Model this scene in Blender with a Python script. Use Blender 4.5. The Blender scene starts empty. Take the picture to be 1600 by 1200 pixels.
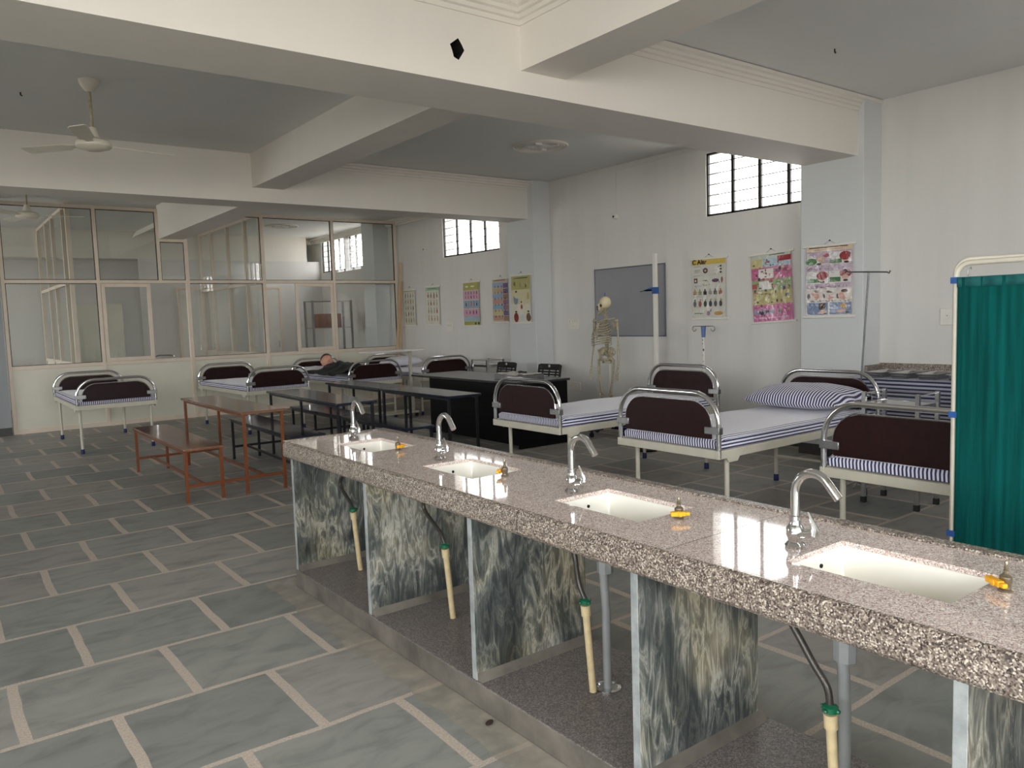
import bpy, bmesh, math, random
from mathutils import Vector, Matrix
PI = math.pi
rnd = random.Random(7)
scn = bpy.context.scene
COL = scn.collection

# ------------------------------------------------------------------ materials
def new_mat(name):
    m = bpy.data.materials.new(name); m.use_nodes = True
    nt = m.node_tree
    return m, nt, nt.nodes['Principled BSDF']
def N(nt, t, **kw):
    n = nt.nodes.new(t)
    for k, v in kw.items(): setattr(n, k, v)
    return n
def math_n(nt, op, a, b=None, c=None):
    n = nt.nodes.new('ShaderNodeMath'); n.operation = op
    for i, v in enumerate((a, b, c)):
        if v is None: continue
        if isinstance(v, (int, float)): n.inputs[i].default_value = v
        else: nt.links.new(v, n.inputs[i])
    return n.outputs[0]
def ramp(nt, fac, stops, interp='LINEAR'):
    r = nt.nodes.new('ShaderNodeValToRGB'); r.color_ramp.interpolation = interp
    e = r.color_ramp.elements
    while len(e) < len(stops): e.new(0.5)
    for i, (p, c) in enumerate(stops):
        e[i].position = p; e[i].color = (c[0], c[1], c[2], 1)
    nt.links.new(fac, r.inputs[0]); return r.outputs[0]
def srgb(r, g, b):
    f = lambda c: (c/255/12.92) if c/255 <= 0.04045 else ((c/255+0.055)/1.055)**2.4
    return (f(r), f(g), f(b))
def coords(nt, kind='Object', scale=(1, 1, 1)):
    tc = nt.nodes.new('ShaderNodeTexCoord'); mp = nt.nodes.new('ShaderNodeMapping')
    mp.inputs['Scale'].default_value = scale
    nt.links.new(tc.outputs[kind], mp.inputs[0]); return mp.outputs[0]
def noise(nt, vec, scale, detail=4, rough=.55, dist=0):
    n = nt.nodes.new('ShaderNodeTexNoise')
    n.inputs['Scale'].default_value = scale; n.inputs['Detail'].default_value = detail
    n.inputs['Roughness'].default_value = rough; n.inputs['Distortion'].default_value = dist
    if vec is not None: nt.links.new(vec, n.inputs['Vector'])
    return n.outputs['Fac']
def bump(nt, bs, h, strength=.2, dist=.01):
    b = nt.nodes.new('ShaderNodeBump'); b.inputs['Strength'].default_value = strength
    b.inputs['Distance'].default_value = dist
    nt.links.new(h, b.inputs['Height']); nt.links.new(b.outputs[0], bs.inputs['Normal'])
def pm(name, col, rough=.5, metal=0, var=.08, ns=6, bmp=0, bs_scale=60, coat=0, spec=.5):
    m, nt, bs = new_mat(name)
    v = coords(nt)
    f = noise(nt, v, ns, 5)
    a = tuple(max(0, c*(1-var)) for c in col); b = tuple(min(1, c*(1+var)) for c in col)
    nt.links.new(ramp(nt, f, [(.3, a), (.7, b)]), bs.inputs['Base Color'])
    bs.inputs['Roughness'].default_value = rough; bs.inputs['Metallic'].default_value = metal
    bs.inputs['Specular IOR Level'].default_value = spec
    if coat: bs.inputs['Coat Weight'].default_value = coat; bs.inputs['Coat Roughness'].default_value = .05
    if bmp: bump(nt, bs, noise(nt, v, bs_scale, 3), bmp)
    return m

def mat_paint(name, col, stain=.05):
    m, nt, bs = new_mat(name)
    g = nt.nodes.new('ShaderNodeNewGeometry')
    mp = nt.nodes.new('ShaderNodeMapping'); mp.inputs['Scale'].default_value = (2.1, 2.1, .2)
    nt.links.new(g.outputs['Position'], mp.inputs[0])
    f1 = noise(nt, mp.outputs[0], 2.2, 5, .6)
    f2 = noise(nt, g.outputs['Position'], .7, 3)
    f = math_n(nt, 'ADD', math_n(nt, 'MULTIPLY', f1, .6), math_n(nt, 'MULTIPLY', f2, .4))
    d = tuple(c*(1-stain) for c in col)
    nt.links.new(ramp(nt, f, [(.32, d), (.6, col)]), bs.inputs['Base Color'])
    bs.inputs['Roughness'].default_value = .6
    bs.inputs['Specular IOR Level'].default_value = .3
    bump(nt, bs, noise(nt, g.outputs['Position'], 90, 3), .06, .004)
    return m

def mat_floor():
    m, nt, bs = new_mat('stone_floor_tiles')
    g = nt.nodes.new('ShaderNodeNewGeometry')
    nz = nt.nodes.new('ShaderNodeTexNoise'); nz.inputs['Scale'].default_value = 2.2; nz.inputs['Detail'].default_value = 2
    nt.links.new(g.outputs['Position'], nz.inputs['Vector'])
    sub = nt.nodes.new('ShaderNodeVectorMath'); sub.operation = 'SUBTRACT'; sub.inputs[1].default_value = (.5, .5, .5)
    nt.links.new(nz.outputs['Color'], sub.inputs[0])
    sc = nt.nodes.new('ShaderNodeVectorMath'); sc.operation = 'SCALE'; sc.inputs['Scale'].default_value = .035
    nt.links.new(sub.outputs[0], sc.inputs[0])
    ad = nt.nodes.new('ShaderNodeVectorMath'); ad.operation = 'ADD'
    nt.links.new(g.outputs['Position'], ad.inputs[0]); nt.links.new(sc.outputs[0], ad.inputs[1])
    sx = nt.nodes.new('ShaderNodeSeparateXYZ'); nt.links.new(ad.outputs[0], sx.inputs[0])
    v = math_n(nt, 'DIVIDE', math_n(nt, 'SUBTRACT', sx.outputs[1], 4.46), .592)
    row = math_n(nt, 'FLOOR', v); fy = math_n(nt, 'SUBTRACT', v, row)
    par = math_n(nt, 'FLOORED_MODULO', row, 2.0)
    off = math_n(nt, 'MULTIPLY', math_n(nt, 'SUBTRACT', 1.0, par), .3)
    u = math_n(nt, 'DIVIDE', math_n(nt, 'SUBTRACT', math_n(nt, 'SUBTRACT', sx.outputs[0], .495), off), .6)
    colm = math_n(nt, 'FLOOR', u); fx = math_n(nt, 'SUBTRACT', u, colm)
    dx = math_n(nt, 'MULTIPLY', math_n(nt, 'SUBTRACT', .5, math_n(nt, 'ABSOLUTE', math_n(nt, 'SUBTRACT', fx, .5))), .6)
    dy = math_n(nt, 'MULTIPLY', math_n(nt, 'SUBTRACT', .5, math_n(nt, 'ABSOLUTE', math_n(nt, 'SUBTRACT', fy, .5))), .592)
    gx = math_n(nt, 'LESS_THAN', dx, .0205); gy = math_n(nt, 'LESS_THAN', dy, .0135)
    gr = math_n(nt, 'MAXIMUM', gx, gy)
    cb = nt.nodes.new('ShaderNodeCombineXYZ'); nt.links.new(colm, cb.inputs[0]); nt.links.new(row, cb.inputs[1])
    wn = nt.nodes.new('ShaderNodeTexWhiteNoise'); nt.links.new(cb.outputs[0], wn.inputs['Vector'])
    tile = ramp(nt, wn.outputs['Value'], [(0, srgb(134, 135, 131)), (.3, srgb(144, 145, 140)), (.55, srgb(152, 151, 145)),
                                           (.78, srgb(155, 149, 144)), (1, srgb(136, 139, 136))])
    mp = nt.nodes.new('ShaderNodeMapping'); mp.inputs['Scale'].default_value = (1.4, 3.0, 1)
    nt.links.new(g.outputs['Position'], mp.inputs[0])
    cl = noise(nt, mp.outputs[0], 2.6, 8, .6, .8)
    clc = ramp(nt, cl, [(.3, (.62, .62, .62)), (.5, (1, 1, 1)), (.75, (1.22, 1.2, 1.16))])
    mx = nt.nodes.new('ShaderNodeMix'); mx.data_type = 'RGBA'; mx.blend_type = 'MULTIPLY'; mx.inputs[0].default_value = .8
    nt.links.new(tile, mx.inputs[6]); nt.links.new(clc, mx.inputs[7])
    gn = noise(nt, g.outputs['Position'], 120, 3)
    gc = ramp(nt, gn, [(.35, srgb(178, 165, 152)), (.65, srgb(206, 192, 178))])
    mg = nt.nodes.new('ShaderNodeMix'); mg.data_type = 'RGBA'
    nt.links.new(gr, mg.inputs[0]); nt.links.new(mx.outputs[2], mg.inputs[6]); nt.links.new(gc, mg.inputs[7])
    # worn cement strip that runs along the foot of the sink counter
    edge = noise(nt, g.outputs['Position'], 3.5, 4)
    lim = math_n(nt, 'ADD', 1.40, math_n(nt, 'MULTIPLY', edge, .14))
    e1 = math_n(nt, 'GREATER_THAN', sx.outputs[0], lim); e2 = math_n(nt, 'LESS_THAN', sx.outputs[0], 1.66)
    e3 = math_n(nt, 'LESS_THAN', sx.outputs[1], 4.42)
    em = math_n(nt, 'MULTIPLY', math_n(nt, 'MULTIPLY', e1, e2), e3)
    ec = ramp(nt, noise(nt, g.outputs['Position'], 9, 6), [(.35, srgb(136, 128, 116)), (.7, srgb(180, 168, 152))])
    mf = nt.nodes.new('ShaderNodeMix'); mf.data_type = 'RGBA'
    nt.links.new(math_n(nt, 'MULTIPLY', em, .65), mf.inputs[0]); nt.links.new(mg.outputs[2], mf.inputs[6]); nt.links.new(ec, mf.inputs[7])
    nt.links.new(mf.outputs[2], bs.inputs['Base Color'])
    rr = math_n(nt, 'ADD', .36, math_n(nt, 'MULTIPLY', cl, .22))
    nt.links.new(rr, bs.inputs['Roughness'])
    bs.inputs['Specular IOR Level'].default_value = .4
    h = math_n(nt, 'ADD', math_n(nt, 'MULTIPLY', gr, .35), math_n(nt, 'MULTIPLY', cl, .5))
    bump(nt, bs, h, .25, .006)
    return m

def mat_granite(name, stops, scale, rough, bmp=0):
    m, nt, bs = new_mat(name)
    v = coords(nt)
    vo = nt.nodes.new('ShaderNodeTexVoronoi'); vo.inputs['Scale'].default_value = scale; vo.inputs['Randomness'].default_value = 1
    nt.links.new(v, vo.inputs['Vector'])
    sp = nt.nodes.new('ShaderNodeSeparateColor'); nt.links.new(vo.outputs['Color'], sp.inputs[0])
    big = noise(nt, v, scale*.12, 3)
    f = math_n(nt, 'ADD', math_n(nt, 'MULTIPLY', sp.outputs[0], .8), math_n(nt, 'MULTIPLY', big, .25))
    nt.links.new(ramp(nt, f, stops), bs.inputs['Base Color'])
    bs.inputs['Roughness'].default_value = rough
    if bmp: bump(nt, bs, sp.outputs[1], bmp, .003)
    return m

def mat_marble():
    m, nt, bs = new_mat('veined_green_marble')
    g = nt.nodes.new('ShaderNodeNewGeometry')
    def mp(sc):
        n = nt.nodes.new('ShaderNodeMapping'); n.inputs['Scale'].default_value = sc
        nt.links.new(g.outputs['Position'], n.inputs[0]); return n.outputs[0]
    v = mp((5.0, 2.3, 1.7)); big = mp((1.3, 4.1, .8))
    def mixc(f, c0, c1):
        x = nt.nodes.new('ShaderNodeMix'); x.data_type = 'RGBA'; nt.links.new(f, x.inputs[0]); nt.links.new(c0, x.inputs[6])
        if isinstance(c1, tuple): x.inputs[7].default_value = (*c1, 1)
        else: nt.links.new(c1, x.inputs[7])
        return x.outputs[2]
    def ridge(scale, dist, power, vec):
        n = noise(nt, vec, scale, 7, .6, dist)
        r = math_n(nt, 'SUBTRACT', 1.0, math_n(nt, 'ABSOLUTE', math_n(nt, 'SUBTRACT', math_n(nt, 'MULTIPLY', n, 2.0), 1.0)))
        return math_n(nt, 'POWER', r, power)
    patch = noise(nt, big, 1.9, 4, .55, 1.6)                 # broad light and dark sweeps
    fine = noise(nt, mp((11.0, 3.0, 1.3)), 3.4, 7, .66, .7)
    mix_ = math_n(nt, 'ADD', math_n(nt, 'MULTIPLY', patch, .68), math_n(nt, 'MULTIPLY', fine, .34))
    base = ramp(nt, mix_, [(.38, srgb(44, 49, 51)), (.47, srgb(68, 75, 76)), (.53, srgb(92, 97, 94)), (.585, srgb(120, 119, 108)), (.64, srgb(158, 152, 134)), (.72, srgb(182, 178, 162))])
    pm_ = ramp(nt, patch, [(.42, (.15, .15, .15)), (.6, (1, 1, 1))])
    r1 = ridge(3.4, 1.1, 12.0, mp((6.0, 2.6, 1.5))); r2 = ridge(7.0, .9, 6.0, mp((8.0, 2.5, .8)))
    c = mixc(math_n(nt, 'MULTIPLY', r2, .5), base, srgb(38, 43, 45))
    sp_ = nt.nodes.new('ShaderNodeSeparateColor'); nt.links.new(pm_, sp_.inputs[0])
    c = mixc(math_n(nt, 'MULTIPLY', math_n(nt, 'MULTIPLY', r1, .8), sp_.outputs[0]), c, srgb(196, 194, 182))
    t = noise(nt, g.outputs['Position'], 1.9, 3)
    tc = ramp(nt, t, [(.48, (1, 1, 1)), (.66, (1.08, .97, .78))])
    mx = nt.nodes.new('ShaderNodeMix'); mx.data_type = 'RGBA'; mx.blend_type = 'MULTIPLY'; mx.inputs[0].default_value = 1
    nt.links.new(c, mx.inputs[6]); nt.links.new(tc, mx.inputs[7])
    nt.links.new(mx.outputs[2], bs.inputs['Base Color'])
    bs.inputs['Roughness'].default_value = .38
    bump(nt, bs, r2, .15, .003)
    return m

def mat_stripes(name, axis, period, duty, dark, light, rough=.85, wob=.004):
    """woven stripes: axis 0/1/2 of the object's own coordinates"""
    m, nt, bs = new_mat(name)
    tc = nt.nodes.new('ShaderNodeTexCoord')
    sx = nt.nodes.new('ShaderNodeSeparateXYZ'); nt.links.new(tc.outputs['Object'], sx.inputs[0])
    nz = noise(nt, tc.outputs['Object'], 5, 2)
    p = math_n(nt, 'ADD', sx.outputs[axis], math_n(nt, 'MULTIPLY', nz, wob))
    fr = math_n(nt, 'FRACT', math_n(nt, 'DIVIDE', p, period))
    tri = math_n(nt, 'ABSOLUTE', math_n(nt, 'SUBTRACT', fr, .5))
    c = ramp(nt, tri, [(duty/2-.03, dark), (duty/2+.03, light)])
    nt.links.new(c, bs.inputs['Base Color'])
    bs.inputs['Roughness'].default_value = rough
    bs.inputs['Sheen Weight'].default_value = .2
    bump(nt, bs, noise(nt, tc.outputs['Object'], 7, 5, .6, .6), .5, .02)
    return m

def mat_sheet_top():
    m, nt, bs = new_mat('bed_sheet_top')
    tc = nt.nodes.new('ShaderNodeTexCoord')
    sx = nt.nodes.new('ShaderNodeSeparateXYZ'); nt.links.new(tc.outputs['Object'], sx.inputs[0])
    nz = noise(nt, tc.outputs['Object'], 4, 3)
    p = math_n(nt, 'ADD', sx.outputs[1], math_n(nt, 'MULTIPLY', nz, .006))
    fr = math_n(nt, 'FRACT', math_n(nt, 'DIVIDE', p, .023))
    tri = math_n(nt, 'ABSOLUTE', math_n(nt, 'SUBTRACT', fr, .5))
    lt = srgb(246, 244, 253)
    edge = ramp(nt, tri, [(.19, srgb(44, 46, 92)), (.25, lt)])
    fine = ramp(nt, tri, [(.03, srgb(170, 168, 196)), (.07, lt)])
    ed = math_n(nt, 'GREATER_THAN', math_n(nt, 'ABSOLUTE', sx.outputs[1]), .375)
    mx = nt.nodes.new('ShaderNodeMix'); mx.data_type = 'RGBA'
    nt.links.new(ed, mx.inputs[0]); nt.links.new(fine, mx.inputs[6]); nt.links.new(edge, mx.inputs[7])
    nt.links.new(mx.outputs[2], bs.inputs['Base Color'])
    bs.inputs['Roughness'].default_value = .8; bs.inputs['Sheen Weight'].default_value = .3
    bump(nt, bs, noise(nt, tc.outputs['Object'], 6, 5, .6, 1.0), .6, .02)
    return m

def mat_glass(name, tint=(.93, .95, .94), refl=1.0):
    m = bpy.data.materials.new(name); m.use_nodes = True; nt = m.node_tree
    nt.nodes.remove(nt.nodes['Principled BSDF']); out = nt.nodes['Material Output']
    tr = nt.nodes.new('ShaderNodeBsdfTransparent'); tr.inputs[0].default_value = (*tint, 1)
    gl = nt.nodes.new('ShaderNodeBsdfGlossy'); gl.inputs['Roughness'].default_value = .01
    gl.inputs['Color'].default_value = (refl, refl, refl, 1)
    g = nt.nodes.new('ShaderNodeNewGeometry'); dt = nt.nodes.new('ShaderNodeVectorMath'); dt.operation = 'DOT_PRODUCT'
    nt.links.new(g.outputs['Normal'], dt.inputs[0]); nt.links.new(g.outputs['Incoming'], dt.inputs[1])
    k = math_n(nt, 'SUBTRACT', 1.0, math_n(nt, 'ABSOLUTE', dt.outputs['Value']))
    f2 = math_n(nt, 'ADD', .042, math_n(nt, 'MULTIPLY', math_n(nt, 'POWER', k, 5.0), .95))
    mx = nt.nodes.new('ShaderNodeMixShader')
    nt.links.new(f2, mx.inputs[0]); nt.links.new(tr.outputs[0], mx.inputs[1]); nt.links.new(gl.outputs[0], mx.inputs[2])
    nt.links.new(mx.outputs[0], out.inputs[0]); return m

def mat_clear_poster(name, col):
    m = pm(name, col, .17, 0, .05, 9)
    nt = m.node_tree; bs = nt.nodes['Principled BSDF']
    tc = nt.nodes.new('ShaderNodeTexCoord')
    bump(nt, bs, noise(nt, tc.outputs['Object'], 9, 3, .5, 1.2), .5, .02)
    return m

M = {}
M['wall'] = mat_paint('wall_paint', srgb(222, 219, 215), .07)
M['wallcool'] = mat_paint('column_paint', srgb(212, 214, 215), .03)
M['ceil'] = mat_paint('ceiling_paint', srgb(226, 226, 224), .03)
M['beam'] = mat_paint('beam_paint', srgb(232, 226, 218), .03)
M['floor'] = mat_floor()
M['skirt'] = pm('dark_skirting_stone', srgb(62, 60, 58), .45, 0, .2, 12)
M['granite'] = mat_granite('polished_pink_granite', [(.10, srgb(132, 114, 110)), (.28, srgb(186, 164, 157)), (.5, srgb(212, 192, 184)), (.72, srgb(226, 211, 203)), (.9, srgb(246, 240, 234))], 330, .045)  # paler than the apron stone, glare on the top put into the colour
M['graniteedge'] = mat_granite('rough_granite_edge', [(.1, srgb(36, 31, 29)), (.3, srgb(82, 72, 66)), (.5, srgb(118, 105, 96)), (.72, srgb(150, 137, 124)), (.92, srgb(214, 203, 188))], 270, .35, .35)
M['granitefloor'] = mat_granite('plinth_granite', [(.1, srgb(82, 76, 74)), (.35, srgb(106, 98, 96)), (.6, srgb(120, 112, 109)), (.9, srgb(148, 139, 135))], 240, .42, .1)
M['cement'] = pm('stained_cement', srgb(104, 98, 90), .6, 0, .42, 5, .2, 40)
M['marble'] = mat_marble()
M['marbleedge'] = pm('white_marble_edge', srgb(150, 154, 154), .5, 0, .3, 14, .3, 30)
M['basin'] = pm('basin_ceramic', srgb(240, 237, 228), .12, 0, .02, 4, 0, 60, .4)
M['chrome'] = pm('chrome', (.72, .72, .72), .12, 1, .05, 10)
M['steel'] = pm('brushed_steel', (.62, .62, .61), .22, 1, .12, 14)
M['steeldull'] = pm('dull_steel', (.34, .34, .34), .38, 1, .15, 14)
M['steeldark'] = pm('dark_steel', (.16, .16, .165), .4, .8, .15, 14)
M['cream'] = pm('cream_enamel', srgb(200, 194, 178), .4, 0, .05, 8)
M['maroon'] = pm('maroon_laminate', srgb(36, 15, 15), .45, 0, .22, 20, spec=.22)
M['bluecap'] = pm('blue_plastic', srgb(32, 40, 92), .45)
M['hosegrey'] = pm('braided_hose', srgb(70, 66, 62), .35, .4, .3, 200)
M['pvc'] = pm('cream_pipe', srgb(206, 186, 146), .4, 0, .12, 30)
M['pvcgrey'] = pm('grey_pipe', srgb(140, 142, 142), .4, 0, .1, 10)
M['greennut'] = pm('green_nut', srgb(14, 96, 66), .4)
M['yellow'] = pm('yellow_lever', srgb(244, 172, 18), .35)
M['brass'] = pm('nickel_valve', srgb(150, 140, 120), .28, .8, .2, 40)
M['dark'] = pm('dark_rubber', srgb(22, 22, 22), .6)
M['hole'] = pm('hole_dark', srgb(14, 13, 12), .9)
M['sheet_top'] = mat_sheet_top()
DK, LT = srgb(44, 45, 86), srgb(230, 228, 242)
M['sheet_side'] = mat_stripes('bed_sheet_side', 2, .023, .5, DK, LT)
M['sheet_end'] = mat_stripes('bed_sheet_end', 1, .021, .5, DK, LT)
M['pillow'] = mat_stripes('pillow_stripes', 1, .024, .52, DK, LT)
M['drape'] = mat_stripes('drape_stripes', 2, .034, .5, srgb(44, 46, 74), srgb(176, 176, 192))
M['draptop'] = mat_stripes('drape_top_stripes', 0, .034, .5, srgb(60, 62, 92), srgb(196, 196, 208))
M['whitecloth'] = pm('white_cloth', srgb(222, 222, 230), .85, 0, .04, 5, .4, 12)
M['orangemetal'] = pm('orange_brown_enamel', srgb(120, 66, 34), .35, 0, .12, 8)
M['blackmetal'] = pm('black_enamel', srgb(20, 21, 27), .35, 0, .1, 8)
def mat_wood(name, c1, c2, rough):
    m, nt, bs = new_mat(name)
    v = coords(nt, 'Object', (9, .8, 9))
    f = noise(nt, v, 3, 6, .6, .8)
    nt.links.new(ramp(nt, f, [(.3, c1), (.7, c2)]), bs.inputs['Base Color'])
    bs.inputs['Roughness'].default_value = rough; return m
M['woodtop'] = mat_wood('glossy_brown_top', srgb(106, 70, 52), srgb(138, 100, 78), .12)
M['blacktop'] = mat_wood('glossy_black_top', srgb(22, 25, 40), srgb(34, 38, 56), .12)
M['deskblack'] = mat_wood('black_desk_board', srgb(7, 7, 8), srgb(12, 11, 12), .6)
M['deskblack'].node_tree.nodes['Principled BSDF'].inputs['Specular IOR Level'].default_value = .2
M['desktop'] = mat_wood('grey_black_desk_top', srgb(40, 41, 42), srgb(54, 55, 56), .22)
M['blackplastic'] = pm('black_plastic', srgb(26, 23, 24), .35)
M['logo'] = pm('pale_badge', srgb(196, 192, 186), .4)
M['fan'] = pm('fan_enamel', srgb(220, 214, 198), .35, 0, .04)
M['fanrod'] = pm('aged_rod', srgb(178, 166, 140), .5, 0, .2, 30)
M['alu'] = pm('beige_partition_frame', srgb(226, 210, 192), .4, 0, .04, 8)
M['lam'] = pm('cream_laminate', srgb(222, 218, 202), .5, 0, .04, 3)
M['gasket'] = pm('black_gasket', srgb(30, 28, 26), .6)
M['glass'] = mat_glass('partition_glass', (.965, .975, .97))
M['winglass'] = mat_glass('window_glass', (.96, .97, .96))
M['louvreglass'] = mat_glass('dimming_louvre_glass', (.72, .715, .70))  # grey tint added to dim the bright sky behind the right-hand panes
M['winframe'] = pm('black_window_steel', srgb(34, 30, 28), .5, .2, .2, 20)
M['bone'] = pm('bone_plastic', srgb(170, 160, 134), .4, 0, .35, 45)
M['bonelight'] = pm('skull_plastic', srgb(222, 210, 174), .4, 0, .08, 30)
M['socketdark'] = pm('bone_hollow', srgb(52, 44, 34), .8)
M['board'] = pm('whiteboard_surface', srgb(150, 149, 154), .25, 0, .03, 3)
M['boardframe'] = pm('whiteboard_frame', srgb(112, 116, 128), .35, .4)
M['white'] = pm('white_plastic', srgb(226, 222, 214), .4, 0, .03)
M['bluep'] = pm('blue_slider', srgb(40, 84, 150), .35)
M['ivblue'] = pm('pale_blue_clamp', srgb(86, 112, 168), .4)
M['curtain'] = None
M['skin'] = pm('mannequin_skin', srgb(208, 152, 130), .45, 0, .06, 20)
M['hair'] = pm('mannequin_hair', srgb(66, 46, 38), .6)
M['blackcloth'] = pm('black_cloth', srgb(16, 17, 18), .75, 0, .25, 9, .5, 18)
M['paper'] = pm('newsprint', srgb(206, 202, 190), .8, 0, .12, 40)
M['plank'] = pm('pale_pine', srgb(206, 176, 144), .6, 0, .08, 6)
M['boxbrown'] = pm('brown_carton', srgb(150, 108, 88), .8, 0, .1, 5)
M['mud'] = pm('leaf_brown', srgb(48, 34, 24), .8)

def mat_curtain():
    m, nt, bs = new_mat('green_screen_cloth')
    v = coords(nt, 'Object', (7, 7, .35))
    f = noise(nt, v, 6, 5)
    w = coords(nt, 'Object', (260, 260, 260))
    nt.links.new(ramp(nt, f, [(.3, srgb(0, 62, 60)), (.7, srgb(2, 86, 82))]), bs.inputs['Base Color'])
    bs.inputs['Roughness'].default_value = .9; bs.inputs['Specular IOR Level'].default_value = .15
    bump(nt, bs, noise(nt, w, 1, 2), .3, .002)
    return m
M['curtain'] = mat_curtain()
M['curtainhem'] = pm('green_hem_cloth', srgb(8, 84, 84), .85, 0, .08, 30)

# ------------------------------------------------------------------ mesh helper
class MB:
    def __init__(self): self.bm = bmesh.new(); self.mi = 0
    def _f(self, vs):
        try: f = self.bm.faces.new(vs); f.material_index = self.mi; return f
        except ValueError: return None
    def box(self, x0, x1, y0, y1, z0, z1, top=None, rot=None, c=None):
        P = [Vector(p) for p in ((x0,y0,z0),(x1,y0,z0),(x1,y1,z0),(x0,y1,z0),(x0,y0,z1),(x1,y0,z1),(x1,y1,z1),(x0,y1,z1))]
        if rot is not None:
            cc = Vector(c) if c else Vector(((x0+x1)/2, (y0+y1)/2, (z0+z1)/2))
            P = [rot @ (p-cc) + cc for p in P]
        v = [self.bm.verts.new(p) for p in P]
        for q in ((3,2,1,0),(4,5,6,7),(0,1,5,4),(1,2,6,5),(2,3,7,6),(3,0,4,7)): self._f([v[i] for i in q])
        return self
    def tube(self, pts, r, n=10, cap=True):
        pts = [Vector(p) for p in pts]; rings = []
        rs = r if isinstance(r, (list, tuple)) else [r]*len(pts)
        t0 = (pts[1]-pts[0]).normalized()
        a = Vector((0, 0, 1)) if abs(t0.z) < .9 else Vector((1, 0, 0))
        nrm = t0.cross(a).normalized()
        for i, p in enumerate(pts):
            if i == 0: t = pts[1]-pts[0]
            elif i == len(pts)-1: t = pts[-1]-pts[-2]
            else: t = (pts[i+1]-p).normalized()+(p-pts[i-1]).normalized()
            t.normalize()
            nrm = (nrm - t*nrm.dot(t))
            if nrm.length < 1e-6: nrm = t.orthogonal()
            nrm.normalize(); b = t.cross(nrm)
            rings.append([self.bm.verts.new(p+(nrm*math.cos(2*PI*k/n)+b*math.sin(2*PI*k/n))*rs[i]) for k in range(n)])
        for i in range(len(rings)-1):
            for k in range(n):
                self._f([rings[i][k], rings[i][(k+1) % n], rings[i+1][(k+1) % n], rings[i+1][k]])
        if cap: self._f(list(reversed(rings[0]))); self._f(rings[-1])
        return self
    def lathe(self, prof, c=(0,0,0), n=24, axis='Z', flat=1.0):
        c = Vector(c); rings = []
        for (r, h) in prof:
            ring = []
            for k in range(n):
                a = 2*PI*k/n; x, y = r*math.cos(a), r*math.sin(a)*flat
                p = {'Z': (x, y, h), 'X': (h, x, y), 'Y': (x, h, y)}[axis]
                ring.append(self.bm.verts.new(c+Vector(p)))
            rings.append(ring)
        for i in range(len(rings)-1):
            for k in range(n): self._f([rings[i][k], rings[i][(k+1) % n], rings[i+1][(k+1) % n], rings[i+1][k]])
        self._f(list(reversed(rings[0]))); self._f(rings[-1]); return self
    def ball(self, c, r, n=12, rot=None):
        r = r if isinstance(r, (tuple, list)) else (r, r, r); c = Vector(c); m = max(4, n//2); rings = []
        T = lambda p: c+((rot @ p) if rot is not None else p)
        top = self.bm.verts.new(T(Vector((0,0,r[2])))); bot = self.bm.verts.new(T(Vector((0,0,-r[2]))))
        for i in range(1, m):
            ph = PI*i/m
            rings.append([self.bm.verts.new(T(Vector((r[0]*math.sin(ph)*math.cos(2*PI*k/n), r[1]*math.sin(ph)*math.sin(2*PI*k/n), r[2]*math.cos(ph))))) for k in range(n)])
        for k in range(n):
            self._f([top, rings[0][k], rings[0][(k+1) % n]]); self._f([bot, rings[-1][(k+1) % n], rings[-1][k]])
            for i in range(len(rings)-1): self._f([rings[i][k], rings[i+1][k], rings[i+1][(k+1) % n], rings[i][(k+1) % n]])
        return self
    def prism(self, poly, fn, t0, t1):
        """poly: 2D outline, fn(u,v,t)->3D"""
        a = [self.bm.verts.new(fn(u, v, t0)) for u, v in poly]; b = [self.bm.verts.new(fn(u, v, t1)) for u, v in poly]
        n = len(poly); self._f(list(reversed(a))); self._f(b)
        for i in range(n): self._f([a[i], a[(i+1) % n], b[(i+1) % n], b[i]])
        return self
    def grid(self, nx, ny, fn):
        vs = [[self.bm.verts.new(fn(i/nx, j/ny)) for i in range(nx+1)] for j in range(ny+1)]
        for j in range(ny):
            for i in range(nx): self._f([vs[j][i], vs[j][i+1], vs[j+1][i+1], vs[j+1][i]])
        return self
    def build(self, name, mats, parent=None, bevel=0, smooth=False, seg=2, ang=40, solid=0, subd=0):
        bmesh.ops.recalc_face_normals(self.bm, faces=self.bm.faces)
        me = bpy.data.meshes.new(name); self.bm.to_mesh(me); self.bm.free()
        if not isinstance(mats, (list, tuple)): mats = [mats]
        for m in mats: me.materials.append(M[m] if isinstance(m, str) else m)
        if smooth or bevel:
            for p in me.polygons: p.use_smooth = True
            me.set_sharp_from_angle(angle=math.radians(ang))
        o = bpy.data.objects.new(name, me); COL.objects.link(o)
        if parent: o.parent = parent
        if solid:
            s = o.modifiers.new('solid', 'SOLIDIFY'); s.thickness = solid; s.offset = 0
        if bevel:
            b = o.modifiers.new('bevel', 'BEVEL'); b.width = bevel; b.segments = seg; b.limit_method = 'ANGLE'; b.angle_limit = math.radians(ang)
            b.harden_normals = False
        if subd:
            s = o.modifiers.new('sub', 'SUBSURF'); s.levels = subd; s.render_levels = subd
        return o

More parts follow.
